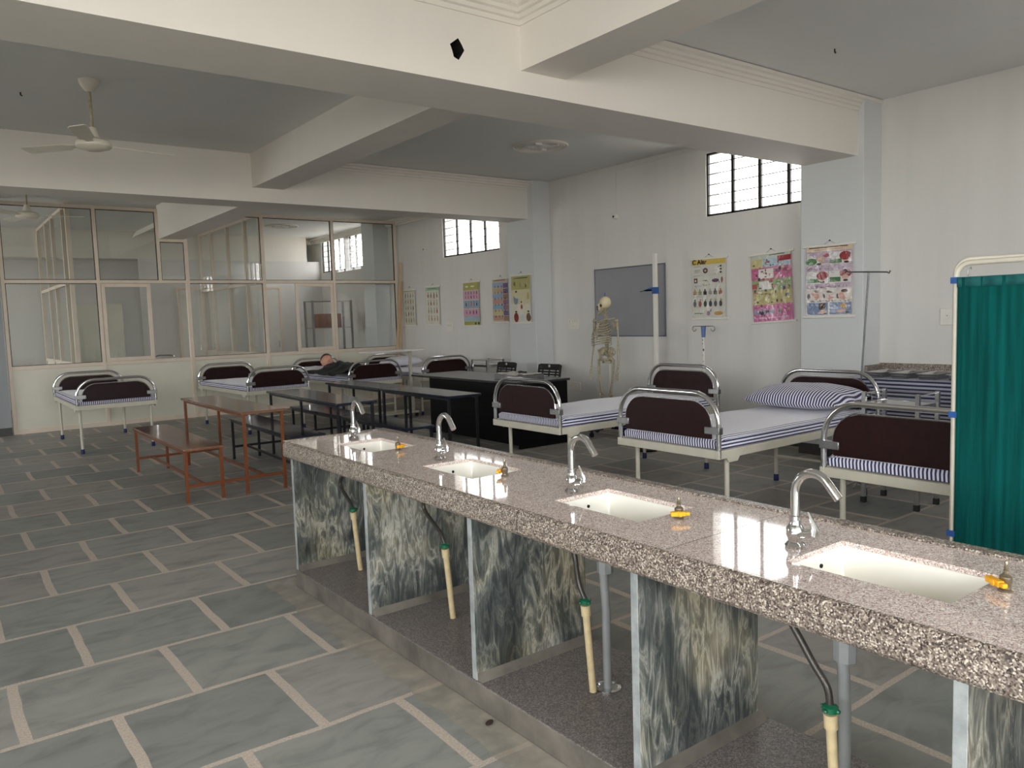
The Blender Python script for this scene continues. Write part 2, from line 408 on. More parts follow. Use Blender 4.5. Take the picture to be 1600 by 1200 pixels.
def tag(o, label=None, cat=None, group=None, kind=None):
    if label: o['label'] = label
    if cat: o['category'] = cat
    if group: o['group'] = group
    if kind: o['kind'] = kind
    return o
def empty(name, loc=(0,0,0), rz=0, label=None, cat=None, group=None, kind=None):
    o = bpy.data.objects.new(name, None); COL.objects.link(o); o.empty_display_size = .1
    o.location = loc; o.rotation_euler = (0, 0, rz)
    return tag(o, label, cat, group, kind)
def copy_tree(o, parent=None):
    c = o.copy(); COL.objects.link(c); c.parent = parent
    for ch in list(o.children): copy_tree(ch, c)
    return c
def arc(c, r, a0, a1, n, fn):
    return [fn(c[0]+r*math.cos(a0+(a1-a0)*i/n), c[1]+r*math.sin(a0+(a1-a0)*i/n)) for i in range(n+1)]
def roundrect(x0, x1, z0, z1, r, n=6, bottom=True):
    p = []
    cs = [((x1-r, z1-r), 0), ((x0+r, z1-r), PI/2)]
    for c, a in cs:
        p += [(c[0]+r*math.cos(a+PI/2*i/n), c[1]+r*math.sin(a+PI/2*i/n)) for i in range(n+1)]
    if bottom:
        for c, a in [((x0+r, z0+r), PI), ((x1-r, z0+r), 1.5*PI)]:
            p += [(c[0]+r*math.cos(a+PI/2*i/n), c[1]+r*math.sin(a+PI/2*i/n)) for i in range(n+1)]
    else: p += [(x0, z0), (x1, z0)]
    return p

# ------------------------------------------------------------------ camera
F, YAW, PITCH, ROLL, H = 1218.98, 0.64513635, -0.08609258, -0.03203159, 1.5
fwd = Vector((math.sin(YAW)*math.cos(PITCH), math.cos(YAW)*math.cos(PITCH), math.sin(PITCH)))
rgt = Vector((math.cos(YAW), -math.sin(YAW), 0)); up = rgt.cross(fwd)
r2 = rgt*math.cos(ROLL)+up*math.sin(ROLL); u2 = up*math.cos(ROLL)-rgt*math.sin(ROLL)
cam_d = bpy.data.cameras.new('camera'); cam = bpy.data.objects.new('camera', cam_d); COL.objects.link(cam)
cam_d.sensor_fit = 'HORIZONTAL'; cam_d.sensor_width = 36; cam_d.lens = 36*F/1600; cam_d.clip_end = 200; cam_d.clip_start = .05
mw = Matrix((r2, u2, -fwd)).transposed().to_4x4(); mw.translation = Vector((0, 0, H)); cam.matrix_world = mw
scn.camera = cam

# ------------------------------------------------------------------ room shell
CZ = 3.45; XW = 7.5; XC = 7.18; XL = -4.6; YB = -4.2; YE = 17.9; YP = 13.5
def S(o): o['kind'] = 'structure'; return o
b = MB(); b.box(XL-.2, XW+.25, YB-.2, YE+.2, -.1, 0); S(b.build('floor', 'floor'))
b = MB(); b.box(XL-.2, XW+.25, YB-.2, YE+.2, CZ, CZ+.12); S(b.build('ceiling', 'ceil'))

def wall_with_holes(name, axis, p0, p1, a0, a1, holes, mat='wall'):
    """axis 'X': wall slab between x=p0..p1 running along y a0..a1; holes (lo,hi,z0,z1)"""
    b = MB(); cur = a0
    def add(l, h, z0, z1):
        if axis == 'X': b.box(p0, p1, l, h, z0, z1)
        else: b.box(l, h, p0, p1, z0, z1)
    for (l, h, z0, z1) in sorted(holes):
        if l > cur: add(cur, l, 0, CZ)
        add(l, h, 0, z0); add(l, h, z1, CZ); cur = h
    add(cur, a1, 0, CZ)
    return S(b.build(name, mat))
WIN_R = [(-2.9, -1.35, 2.6, 3.33), (-.2, 1.4, 2.6, 3.33), (4.60, 6.05, 2.6, 3.33), (10.19, 11.87, 2.58, 3.33), (14.45, 15.67, 2.64, 3.36), (15.9, 17.1, 2.64, 3.36)]
wall_with_holes('wall_right', 'X', XW, XW+.24, YB, YE, WIN_R)
BACK = [(-4.3, -2.3, 1.2, 3.3), (-2.1, -.1, 1.2, 3.3), (.1, 2.1, 1.2, 3.3)]
wall_with_holes('wall_back', 'Y', YB-.24, YB, XL, XW, BACK)
LEFT = [(-3.9, -2.2, 1.4, 3.25), (-1.9, -.2, 1.4, 3.25), (.1, 1.9, 1.4, 3.25), (10.4, 12.6, 1.0, 2.5), (14.6, 16.8, .9, 3.0)]  # unseen far-bay and rear-room openings added to brighten the partition and rooms
wall_with_holes('wall_left', 'X', XL-.24, XL, YB, YE, LEFT)
b = MB(); b.box(XL, XW, YE, YE+.2, 0, CZ); S(b.build('wall_rear_room', 'wall'))
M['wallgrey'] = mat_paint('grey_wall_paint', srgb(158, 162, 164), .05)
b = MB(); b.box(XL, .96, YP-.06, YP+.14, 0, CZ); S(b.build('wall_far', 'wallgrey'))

# columns and beams
def col(y0, y1):
    b = MB(); b.box(XC, XW, y0, y1, 0, CZ); S(b.build('wall_column', 'wallcool', bevel=.006))
for y0, y1 in ((-1.0, -.4), (3.94, 4.6), (8.91, 9.55), (13.9, 14.4)): col(y0, y1)

def beam(name, x0, x1, y0, y1, z0, hole=None):
    b = MB(); b.box(x0, x1, y0, y1, z0, CZ)
    o = b.build(name, 'beam')
    if hole:
        hx, hz = hole; k = MB()
        pts = [(hx+.052*f*math.cos(a), hz+.06*f*math.sin(a)) for a, f in zip([i*2*PI/9 for i in range(9)], (1, .85, 1.1, .8, 1, .7, .95, 1.05, .8))]
        k.prism(pts, lambda u, v, t: (u, t, v), y0-.05, y0+.12)
        c = k.build('cutter', 'hole')
        m = o.modifiers.new('cut', 'BOOLEAN'); m.object = c; m.operation = 'DIFFERENCE'; m.solver = 'EXACT'
        o.data.materials.append(M['hole'])
        bpy.context.view_layer.update()
        me = bpy.data.meshes.new_from_object(o.evaluated_get(bpy.context.evaluated_depsgraph_get()))
        o.modifiers.clear(); o.data = me
        bpy.data.objects.remove(c)
        me.materials.clear(); me.materials.append(M['beam']); me.materials.append(M['hole'])
        for p in me.polygons:
            cc = p.center
            p.material_index = 1 if (y0+.004 < cc.y < y0+.3 and abs(cc.x-hx) < .1 and abs(cc.z-hz) < .1) else 0
    return S(o)
beam('ceiling_beam', XL, XC, -.95, -.38, 2.91)
beam('ceiling_beam', XL, XC+.02, 4.0, 4.57, 2.91, hole=(2.68, 3.1))
beam('ceiling_beam', XL, XC+.02, 9.03, 9.5, 2.91)
beam('ceiling_beam', XL, XC, 17.2, 17.7, 2.9)
for y0, y1, z in ((YB, -.95, 3.05), (-.38, 4.0, 3.05), (4.57, 9.03, 3.07), (9.5, YP+.02, 2.92)):
    beam('ceiling_crossbeam', 3.16, 3.53, y0, y1, z)
    beam('ceiling_crossbeam', -1.13, -.76, y0, y1, z)

# stepped plaster cornices
PROF = [(0, 0), (.012, 0), (.012, .03), (.03, .035), (.03, .06), (.05, .066), (.05, .09), (.075, .1), (.075, .125), (0, .125)]
def cornice(x0, x1, y0, y1):
    """runs round the inside of one ceiling bay"""
    z = CZ-.13
    b = MB()
    inset = [[(x0+d, y0+d, z+h), (x1-d, y0+d, z+h), (x1-d, y1-d, z+h), (x0+d, y1-d, z+h)] for d, h in PROF[1:-1]]
    vs = [[b.bm.verts.new(p) for p in ring] for ring in inset]
    first = [b.bm.verts.new(p) for p in [(x0, y0, z), (x1, y0, z), (x1, y1, z), (x0, y1, z)]]
    vs = [first]+vs
    for i in range(len(vs)-1):
        for k in range(4): b._f([vs[i][k], vs[i][(k+1) % 4], vs[i+1][(k+1) % 4], vs[i+1][k]])
    S(b.build('ceiling_cornice', 'beam'))
cornice(-.76, 3.16, -.38, 4.0); cornice(3.53, XW+.1, -.38, 4.0); cornice(3.53, XW+.1, 4.57, 9.03); cornice(3.53, XC+.3, 9.5, YE-.3)
# skirting
b = MB()
for y0, y1 in ((-.4, 3.94), (4.6, 8.91), (9.55, YP)): b.box(XW-.015, XW, y0, y1, 0, .11)
for y0, y1 in ((3.94, 4.6), (8.91, 9.55)):
    b.box(XC-.015, XC, y0-.015, y1+.015, 0, .11); b.box(XC-.015, XW, y0-.015, y0, 0, .11)
S(b.build('baseboard_right', 'skirt'))
b = MB(); b.box(XL, .96, YP-.075, YP-.06, 0, .12); S(b.build('baseboard_far', 'skirt'))

# ------------------------------------------------------------------ windows (steel frames with glass louvres)
def steel_window(i, l, h, z0, z1, ncol=4, axis='X', p=XW, s=1, lou=True):
    root = empty('window_%d' % i, (0, 0, 0), 0, kind='structure')
    fr = MB(); t = .022
    def bx(b, a0, a1, zz0, zz1, d0=.02, d1=.05):
        lo, hi = sorted((p+s*d0, p+s*d1))
        if axis == 'X': b.box(lo, hi, a0, a1, zz0, zz1)
        else: b.box(a0, a1, lo, hi, zz0, zz1)
    bx(fr, l, l+t, z0, z1); bx(fr, h-t, h, z0, z1); bx(fr, l, h, z0, z0+t*1.2); bx(fr, l, h, z1-t, z1)
    for k in range(1, ncol):
        y = l+(h-l)*k/ncol; bx(fr, y-.019, y+.019, z0, z1)
    fr.build('frame', 'winframe', root)
    g = MB(); bx(g, l+t, h-t, z0+t, z1-t, .036, .040); g.build('pane', 'louvreglass' if lou else 'winglass', root)
    if lou:
        lb = MB(); nl = 6
        for k in range(1, nl):
            z = z0+(z1-z0)*k/nl; bx(lb, l+t, h-t, z-.006, z+.006, .028, .035)
        lb.build('louvre_edge', 'steeldull', root)
    return root
for i, w in enumerate(WIN_R): steel_window(i+1, *w)
n = 5
for w in BACK: steel_window(n, *w, ncol=4, axis='Y', p=YB, s=-1, lou=False); n += 1
for w in LEFT: steel_window(n, *w, ncol=4, axis='X', p=XL, s=-1, lou=False); n += 1

# ------------------------------------------------------------------ glazed partition
part = empty('glazed_partition', (0, 0, 0), kind='structure')
def post(x, z0, z1, w=.05, d=.06, y=YP, par=part): MB().box(x-w/2, x+w/2, y-d/2, y+d/2, z0, z1).build('partition_post', 'alu', par, bevel=.004)
def rail(x0, x1, z, w=.05, d=.056, y=YP, par=part): MB().box(x0, x1, y-d/2, y+d/2, z-w/2, z+w/2).build('partition_rail', 'alu', par, bevel=.004)
ZS, ZM, ZT, ZN = .975, 2.24, 3.37, 2.90
PX = [1.0, 2.24, 3.56, 4.83, 6.13, 7.42]
post(1.0, 0, ZT+.02); post(2.24, 0, ZT); post(3.56, 0, ZT, .06); post(4.83, 0, ZT, .06); post(6.13, 0, ZT); post(7.42, 0, ZT+.02)
post(3.14, ZM, ZT)
rail(.98, 3.16, ZT); rail(3.16, 3.56, ZN); rail(3.56, 7.44, ZT)
rail(.98, 7.44, ZM); rail(.98, 7.44, ZS, .055); rail(.98, 7.44, .035, .07)
def pane(x0, x1, z0, z1, y=YP, par=part, gasket=True):
    MB().box(x0, x1, y-.003, y+.003, z0, z1).build('glass_pane', 'glass', par)
    if gasket:
        g = MB(); t = .007
        g.box(x0, x0+t, y-.014, y+.014, z0, z1); g.box(x1-t, x1, y-.014, y+.014, z0, z1)
        g.box(x0, x1, y-.014, y+.014, z0, z0+t); g.box(x0, x1, y-.014, y+.014, z1-t, z1)
        g.build('pane_gasket', 'gasket', par)
e = .027
for x0, x1 in ((1.0, 2.24), (2.24, 3.14), (3.56, 4.83), (4.83, 6.13), (6.13, 7.42)): pane(x0+e, x1-e, ZM+e, ZT-e)
pane(3.14+e, 3.56-e, ZM+e, ZN-e)
for x0, x1 in ((1.0, 2.24), (3.56, 4.83), (6.13, 7.42)): pane(x0+e, x1-e, ZS+e, ZM-e)
# lower laminate panels
for i in range(5):
    MB().box(PX[i]+.025, PX[i+1]-.025, YP-.012, YP+.012, .07, ZS-.02).build('lower_panel', 'lam', part)
# sliding sashes
def sash(x0, x1, y, par=part, handle=False):
    w = .055; z0, z1 = ZS+.03, ZM-.03; f = MB()
    f.box(x0, x0+w, y-.012, y+.012, z0, z1); f.box(x1-w, x1, y-.012, y+.012, z0, z1)
    f.box(x0+w, x1-w, y-.012, y+.012, z0, z0+w); f.box(x0+w, x1-w, y-.012, y+.012, z1-w, z1)
    s = f.build('sliding_sash', 'alu', par, bevel=.003)
    g = MB().box(x0+w, x1-w, y-.003, y+.003, z0+w, z1-w).build('sash_pane', 'glass', s)
sash(2.27, 2.98, YP-.014)
sash(5.38, 6.10, YP-.014)
h = MB(); h.tube([(2.99, YP-.03, 1.045), (3.02, YP-.06, 1.06), (3.22, YP-.06, 1.055), (3.26, YP-.05, 1.03)], .011, 8)
h.build('window_handle', 'steel', part, smooth=True)
# interior cross partitions seen through the glass
def inner(x, ys, ztop, name):
    root = empty(name, (0, 0, 0), kind='structure')
    for y in ys:
        MB().box(x-.03, x+.03, y-.028, y+.028, 0, ztop).build('partition_post', 'alu', root)
    f = MB()
    for z in (.05, ZS, ZM, ztop-.03): f.box(x-.024, x+.024, ys[0]+.028, ys[-1]-.028, z-.025, z+.025)
    f.build('partition_rail', 'alu', root)
    MB().box(x-.003, x+.003, ys[0], ys[-1], ZS, ztop-.03).build('glass_pane', 'glass', root)
    MB().box(x-.01, x+.01, ys[0], ys[-1], .05, ZS).build('lower_panel', 'lam', root)
inner(4.83, [13.56, 14.35, 15.36, 16.39, 17.18], 3.43, 'inner_partition')
inner(1.9, [13.6, 14.05, 15.24, 16.05, 17.18], 3.43, 'inner_partition')

# ------------------------------------------------------------------ sink counter
sc_ = empty('sink_counter', (1.605, 0, 0), 0, 'long pink granite sink counter with a raised back lip on marble supports', 'counter')
X0 = -.022; X1 = .603; YN = -.3; YF = 4.27; ZT_ = .84; ZB_ = .75
BAS = [(3.55, 3.95), (2.635, 3.035), (1.70, 2.11), (.76, 1.17)]
bx0, bx1 = 1.76-1.605, 2.03-1.605
top = MB()
def slab(x0, x1, y0, y1): top.box(x0, x1, y0, y1, ZT_-.014, ZT_)
slab(X0+.02, bx0, YN, YF); slab(bx1, X1, YN, YF)
edges = [YN]
for a, c in sorted(BAS): edges += [a, c]
edges.append(YF)
for i in range(0, len(edges), 2): slab(bx0, bx1, edges[i], edges[i+1])
top.build('granite_top', 'granite', sc_)
MB().box(X0+.012, X0+.04, 2.0965, 2.1035, ZB_+.005, ZT_-.012).build('slab_joint', 'dark', sc_)
# front apron with rounded nose
nose = [(X0+.02, ZT_)]+[(X0+.02+.02*math.cos(a), ZT_-.022+.022*math.sin(a)) for a in [PI/2+PI/2*i/6 for i in range(1, 7)]]+[(X0-.002, ZB_+.01), (X0+.006, ZB_), (X0+.03, ZB_), (X0+.03, ZT_-.015), (X0+.02, ZT_-.015)]
ap = MB()
ap.prism(nose, lambda u, v, t: (u, t, v), YN, 2.0965); ap.prism(nose, lambda u, v, t: (u, t, v), 2.1035, YF+.004)
ap.box(X0+.03, X1, YF-.03, YF+.004, ZB_, ZT_-.015)
ap.build('granite_apron', 'graniteedge', sc_, smooth=True, ang=35)
lip = MB(); lip.box(X1-.035, X1+.012, YN, YF+.004, ZB_+.0, ZT_+.007); lip.box(X0+.0, X1-.035, YF-.022, YF+.006, ZT_-.005, ZT_+.006)
lip.build('raised_lip', 'graniteedge', sc_, bevel=.004)
for y in (1.45, 3.35): MB().box(X0+.02, X1-.04, y-.0012, y+.0012, ZT_-.001, ZT_+.0003).build('slab_joint', 'cement', sc_)
for (a, c) in BAS:
    bb = MB(); z1, z0 = ZT_-.014, ZT_-.135
    i = .0
    o = [(bx0-.012, a-.012), (bx1+.012, a-.012), (bx1+.012, c+.012), (bx0-.012, c+.012)]
    inn = [(bx0+.03, a+.03), (bx1-.03, a+.03), (bx1-.03, c-.03), (bx0+.03, c-.03)]
    mid = [(bx0-.002, a-.002), (bx1+.002, a-.002), (bx1+.002, c+.002), (bx0-.002, c+.002)]
    def ring(P, z): return [bb.bm.verts.new((x, y, z)) for x, y in P]
    R = [ring(o, z0-.012), ring(o, z1), ring(mid, z1), ring(mid, z0+.06), ring([((p[0]*.5+q[0]*.5), (p[1]*.5+q[1]*.5)) for p, q in zip(mid, inn)], z0+.018), ring(inn, z0)]
    for r0, r1 in zip(R, R[1:]):
        for k in range(4): bb._f([r0[k], r0[(k+1) % 4], r1[(k+1) % 4], r1[k]])
    bb._f(R[-1]); bb._f(R[0])
    bo = bb.build('basin', 'basin', sc_, bevel=.02, seg=4, ang=25)
    cx, cy = (bx0+bx1)/2, (a+c)/2
    MB().lathe([(.028, z0+.001), (.028, z0+.004), (.018, z0+.005), (.016, z0+.002)], (cx, cy, 0), 20).build('basin_waste', 'chrome', bo, smooth=True)
    for dx in (-.03, .03): MB().lathe([(.006, 0), (.006, .004)], (cx+dx, c-.0015, z0+.085), 12, axis='Y').build('overflow_hole', 'hole', bo)
# plinth
pl = MB(); pl.box(0, .62, YN, 4.245, .0, .10)
for f in pl.bm.faces: f.material_index = 1 if f.calc_center_median().z > .09 else 0
pl.build('plinth', ['cement', 'granitefloor'], sc_, bevel=.006)
fil = MB()
SUP = [4.235, 3.33, 2.445, 1.58, .675, -.2]
for y in SUP:
    p = MB(); th = .03
    p.box(.008, .585, y-th/2, y+th/2, .10, ZB_+.06)
    for f in p.bm.faces: f.material_index = 1 if f.calc_center_median().x < .02 else 0
    p.build('marble_support', ['marble', 'marbleedge'], sc_, bevel=.002)
    if y > -.1:
        v = [(.02, y-th/2, .10), (.60, y-th/2, .10), (.60, y-th/2, .125), (.02, y-th/2, .125)]
        fil = MB(); fil.prism([(y-th/2, .10), (y-th/2-.03, .10), (y-th/2, .128)], lambda u, w, t: (t, u, w), .012, .60); fil.build('cement_fillet', 'cement', sc_)

# taps
def make_tap():
    r = empty('sink_tap', (0, 0, 0))
    b = MB(); b.lathe([(.026, 0), (.028, .006), (.024, .012), (.018, .016), (.019, .024), (.024, .034), (.024, .052), (.018, .062), (.0155, .066), (.0155, .078), (.017, .079), (.017, .088), (.0125, .09)], n=24)
    b.build('tap_body', 'chrome', r, smooth=True)
    pts = [(0, 0, .085), (0, 0, .15)]
    pts += [(0, -.055+.055*math.cos(a), .155+.058*math.sin(a)) for a in [i*PI*.80/12 for i in range(13)]]
    e = Vector(pts[-1]); d = (e-Vector(pts[-2])).normalized(); pts.append(tuple(e+d*.045))
    b = MB(); b.tube(pts, .0125, 14); b.build('swan_neck', 'chrome', r, smooth=True)
    b = MB(); b.tube([(0, 0, .036), (.004, -.030, .042), (.006, -.052, .047)], [.014, .013, .0135], 14)
    k = b.build('valve_arm', 'chrome', r, smooth=True)
    b = MB(); b.tube([(.006, -.054, .040), (.007, -.057, .060), (.004, -.047, .084), (.001, -.038, .104)], [.011, .009, .005, .0035], 8)
    b.build('tap_lever', 'chrome', k, smooth=True)
    return r
TAPS = [(1.91, 4.042, 'chrome swan neck tap beside the small sink at the far end of the counter'),
        (1.91, 3.122, 'chrome swan neck tap at the second sink from the far end'),
        (1.895, 2.165, 'chrome swan neck tap standing in front of the bed with the black desk behind it'),
        (1.885, 1.225, 'tallest looking chrome swan neck tap beside the large sink nearest the camera')]
p0 = make_tap()
for i, (x, y, l) in enumerate(TAPS):
    o = p0 if i == 0 else copy_tree(p0)
    o.location = (x, y, ZT_+.0006); tag(o, l, 'tap', 'swan neck taps along the sink counter')
# lab gas valves with yellow levers
def make_gas():
    r = empty('gas_valve', (0, 0, 0))
    b = MB(); b.lathe([(.016, 0), (.017, .004), (.012, .007), (.0125, .02), (.014, .022), (.014, .034), (.009, .038), (.006, .042), (.0065, .048), (.0045, .05), (.0058, .056), (.004, .059), (.0052, .065), (.003, .07)], n=16)
    b.build('valve_body', 'brass', r, smooth=True)
    b = MB(); b.box(-.030, -.014, -.016, .03, .014, .028); b.box(-.028, -.016, -.03, -.016, .016, .026); b.lathe([(.008, -.034), (.008, -.0305)], (0, .0, .021), 12, axis='X')
    b.build('valve_lever', 'yellow', r, bevel=.004)
    return r
GAS = [(1.899, 3.51, 2.0, 'gas valve with orange yellow lever beside the farthest sink'),
       (1.892, 2.583, -1.0, 'gas valve with its lever seen end on, beside the second sink from the far end'),
       (1.885, 1.641, .9, 'gas valve with orange yellow lever between the two nearest sinks'),
       (1.93, .715, -.6, 'gas valve with yellow lever at the right corner of the nearest sink')]
p0 = make_gas()
for i, (x, y, a, l) in enumerate(GAS):
    o = p0 if i == 0 else copy_tree(p0)
    o.location = (x, y, ZT_+.0006); o.rotation_euler = (0, 0, a); tag(o, l, 'valve', 'small gas valves along the sink counter')
# pipes under the counter
PIPE = [(1.876, 3.97, .10, 'cream water pipe with dark hose in the bay under the farthest sink', .04),
        (1.884, 3.02, .06, 'cream water pipe with curving dark hose before the streaked cream marble support', .02),
        (1.888, 2.068, 0, 'cream water pipe with green nut under the third sink from the far end', 0),
        (1.845, 1.075, -.03, 'cream water pipe with green nut under the nearest sink', 0)]
for i, (x, y, k, l, q) in enumerate(PIPE):
    r = empty('water_pipe', (x, y, .1045), 0, l, 'pipe', 'water pipes under the sink counter')
    tx, ty, tz = -.025, .005, .345
    MB().tube([(0, 0, 0), (tx*.9, ty*.9, tz-.045), (tx*.9, ty*.9, tz-.045)][:2], .0135, 12).build('pipe_stub', 'pvc', r, smooth=True)
    MB().tube([(tx*.88, ty*.88, tz-.05), (tx, ty, tz-.01)], .018, 12).build('pipe_socket', 'pvc', r, smooth=True)
    b = MB(); b.lathe([(.012, 0), (.021, .004), (.021, .018), (.012, .024)], (tx, ty, tz-.008), 10)
    for a in (0, PI/2, PI, 1.5*PI): b.ball((tx+.022*math.cos(a), ty+.022*math.sin(a), tz+.003), (.007, .007, .006), 8)
    b.build('green_nut', 'greennut', r, smooth=True)
    K = ([(0, 0), (.03, .03), (.084, .059), (.131, .088), (.153, .122), (.123, .164), (.061, .187), (.0, .19)],
         [(0, 0), (.03, .045), (.09, .08), (.145, .11), (.179, .14), (.175, .173), (.127, .195), (.08, .2)],
         [(0, 0), (.03, .05), (.042, .10), (.05, .15), (.072, .205), (.085, .27)],
         [(0, 0), (.01, .05), (.05, .10), (.085, .15), (.122, .205), (.135, .27)])[i]
    K = [Vector((tx, ty+a, tz+.01+c_)) for a, c_ in K]
    K = [K[0]*2-K[1]]+K+[K[-1]*2-K[-2]]; pts = []
    for j in range(1, len(K)-2):
        for q_ in range(4):
            t = q_/4; pts.append(.5*((2*K[j])+(K[j+1]-K[j-1])*t+(2*K[j-1]-5*K[j]+4*K[j+1]-K[j+2])*t*t+(3*K[j]-K[j-1]-3*K[j+1]+K[j+2])*t**3))
    pts.append(K[-2]); hb = MB()
    hb.tube(pts, .0098, 10); hb.build('braided_hose', 'hosegrey', r, smooth=True)
DR = [(1.93, 3.74, 'grey drain pipe under the farthest sink, mostly hidden by the marble support'),
      (1.93, 2.86, 'pale grey drain pipe beside the edge of a marble support, under the second sink'),
      (1.955, 2.06, 'grey drain pipe behind the cream water pipe, entering a chrome floor ring'),
      (1.925, 1.10, 'grey drain pipe with wide collar under the nearest sink')]
for x, y, l in DR:
    r = empty('drain_pipe', (x, y, .101), 0, l, 'pipe', 'drain pipes under the sinks')
    MB().tube([(0, 0, 0), (.0, .0, .3), (-.01, 0, .46)], .0165, 14).build('drain_hose', 'pvcgrey', r, smooth=True)
    MB().lathe([(.018, .44), (.03, .445), (.032, .54), (.026, .552)], n=8).build('drain_collar', 'pvcgrey', r)
    MB().lathe([(.05, 0), (.05, .004), (.038, .006), (.034, .002)], n=24).build('floor_ring', 'chrome', r, smooth=True)

# ------------------------------------------------------------------ hospital beds  (local x: foot 0 -> head 1.98, y across)
def bow(x, top, s, par, name, outward, bz=.67):
    r = MB(); R = .2; hw = .44; z0 = .55
    pts = [(x, -hw, z0), (x, -hw, top-R)]
    pts += [(x, -hw+R-R*math.cos(a), top-R+R*math.sin(a)) for a in [PI/2*i/8 for i in range(1, 9)]]
    pts += [(x, hw-R+R*math.sin(a), top-R+R*math.cos(a)) for a in [PI/2*i/8 for i in range(0, 9)]]
    pts += [(x, hw, z0)]
    r.tube(pts, .0165, 12); o = r.build(name, 'chrome', par, smooth=True)
    P = roundrect(-.38, .38, bz, top-.056, .16, 8, bottom=False)
    p = MB(); p.prism(P, lambda u, v, t: (t, u, v), x-.009, x+.009); pn = p.build('board', 'maroon', o, bevel=.002)
    P2 = roundrect(-.386, .386, bz, top-.050, .165, 8, bottom=False)[:-2]
    q = MB(); q.tube([(x, u, v) for u, v in P2], .0045, 6); q.build('board_edging', 'chrome', o, smooth=True)
    for sy in (-1, 1):
        c = MB(); y0, y1 = sorted((sy*(hw+.018), sy*(hw-.10))); c.box(x-.021, x+.021, y0, y1, bz+.035, bz+.08)
        c.build('clamp_plate', 'steeldull', o, bevel=.003)
    return o
def make_bed(top, low_foot=False, low_head=True, bz=.67, mz=.678):
    r = empty('hospital_bed', (0, 0, 0))
    f = MB(); L = 1.98; W = .455
    f.box(-.02, L+.02, -W, -W+.03, .545, .60); f.box(-.02, L+.02, W-.03, W, .545, .60)
    f.box(-.02, .01, -W+.03, W-.03, .545, .60); f.box(L-.01, L+.02, -W+.03, W-.03, .545, .60)
    f.box(.01, L-.01, -W+.03, W-.03, .585, .597)
    for x in (.5, 1.0, 1.5): f.box(x-.015, x+.015, -W+.03, W-.03, .56, .585)
    for x in (.13, L-.13):
        for sy in (-1, 1):
            y = sy*(W-.004)
            f.prism([(x-.07, .548), (x-.045, .515), (x+.045, .515), (x+.07, .548)], lambda u, v, t: (u, t, v), y-.004, y+.004)
            f.box(x-.03, x+.03, min(y, y-sy*.07), max(y, y-sy*.07), .53, .548)
    f.build('bed_frame', 'cream', r, bevel=.003)
    for x in (.13, L-.13):
        for sy in (-1, 1):
            y = sy*.40
            g = MB(); g.tube([(x, y, .05), (x, y, .55)], .0165, 12)
            lg = g.build('leg', 'cream', r, smooth=True)
            MB().lathe([(.021, 0), (.023, .004), (.021, .055), (.017, .058)], (x, y, 0), 14).build('foot_cap', 'bluecap', lg, smooth=True)
    for x, on in ((.13, low_foot), (L-.13, low_head)):
        if on: MB().tube([(x, -.40, .22), (x, .40, .22)], .011, 10).build('stretcher_bar', 'cream', r, smooth=True)
    bow(.0, top, -1, r, 'foot_bow', -1, bz); bow(L, top, 1, r, 'head_bow', 1, bz)
    # mattress with tucked sheet: top / long sides / ends take different weaves of the same stripe
    m = MB(); x0, x1, y0, y1, z0, z1 = .03, L-.03, -.43, .43, .60, mz
    nx, ny = 40, 18
    def topf(u, v):
        ex = min(u, 1-u)*(x1-x0); ey = min(v, 1-v)*(y1-y0)
        dz = -.018*math.exp(-(ex/.03)**1.5)-.014*math.exp(-(ey/.03)**1.5)
        return (x0+u*(x1-x0), y0+v*(y1-y0), z1+dz+.004*math.sin(u*17+v*5)*math.sin(v*9))
    m.grid(nx, ny, topf)
    bm = m.bm; vall = list(bm.verts)
    V = lambda i, j: vall[j*(nx+1)+i]
    def skirt(seq, mi):
        m.mi = mi
        lo = []
        for v in seq:
            c = v.co; cx = min(max(c.x, x0), x1); cy = min(max(c.y, y0), y1)
            lo.append((bm.verts.new((cx+(.006 if c.x > .9 else -.006)*(mi == 2), cy+(.006 if c.y > 0 else -.006)*(mi == 1), (z0+z1)/2)), bm.verts.new((cx, cy, z0+.001))))
        for a in range(len(seq)-1):
            m._f([seq[a], seq[a+1], lo[a+1][0], lo[a][0]]); m._f([lo[a][0], lo[a+1][0], lo[a+1][1], lo[a][1]])
    skirt([V(i, 0) for i in range(nx+1)], 1); skirt([V(i, ny) for i in range(nx+1)], 1)
    skirt([V(0, j) for j in range(ny+1)], 2); skirt([V(nx, j) for j in range(ny+1)], 2)
    m.build('mattress', ['sheet_top', 'sheet_side', 'sheet_end'], r, smooth=True, ang=60)
    return r
near = make_bed(.965)
far_ = make_bed(.905, low_foot=True, low_head=False, bz=.645, mz=.672)
lone = make_bed(.905, low_foot=False, low_head=False, bz=.645, mz=.672)
G = 'metal hospital beds with striped sheets'
BEDS = [
 (near, 4.02, 5.16, 0, 'hospital bed between the black desk and the skeleton side wall, without a pillow'),
 (near, 4.02, 3.60, 0, 'hospital bed in the middle of the near row with a striped pillow at its head'),
 (near, 4.02, 1.99, 0, 'hospital bed half hidden by the green screen'),
 (lone, 1.865, 10.55, PI/2, 'hospital bed standing alone before the glazed partition, behind the orange bench desk'),
 (far_, 3.92, 10.6, PI/2+.05, 'hospital bed before the glazed partition, behind the first black bench desk, with nothing on it'),
 (far_, 5.41, 10.6, PI/2+.045, 'hospital bed carrying the black covered mannequin'),
 (far_, 6.62, 10.5, PI/2+.0, 'hospital bed in the far corner under the overbed table with a white pillow')]
used = set()
for proto, x, y, a, l in BEDS:
    o = proto if id(proto) not in used else copy_tree(proto); used.add(id(proto))
    o.location = (x, y, 0); o.rotation_euler = (0, 0, a); tag(o, l, 'bed', G)

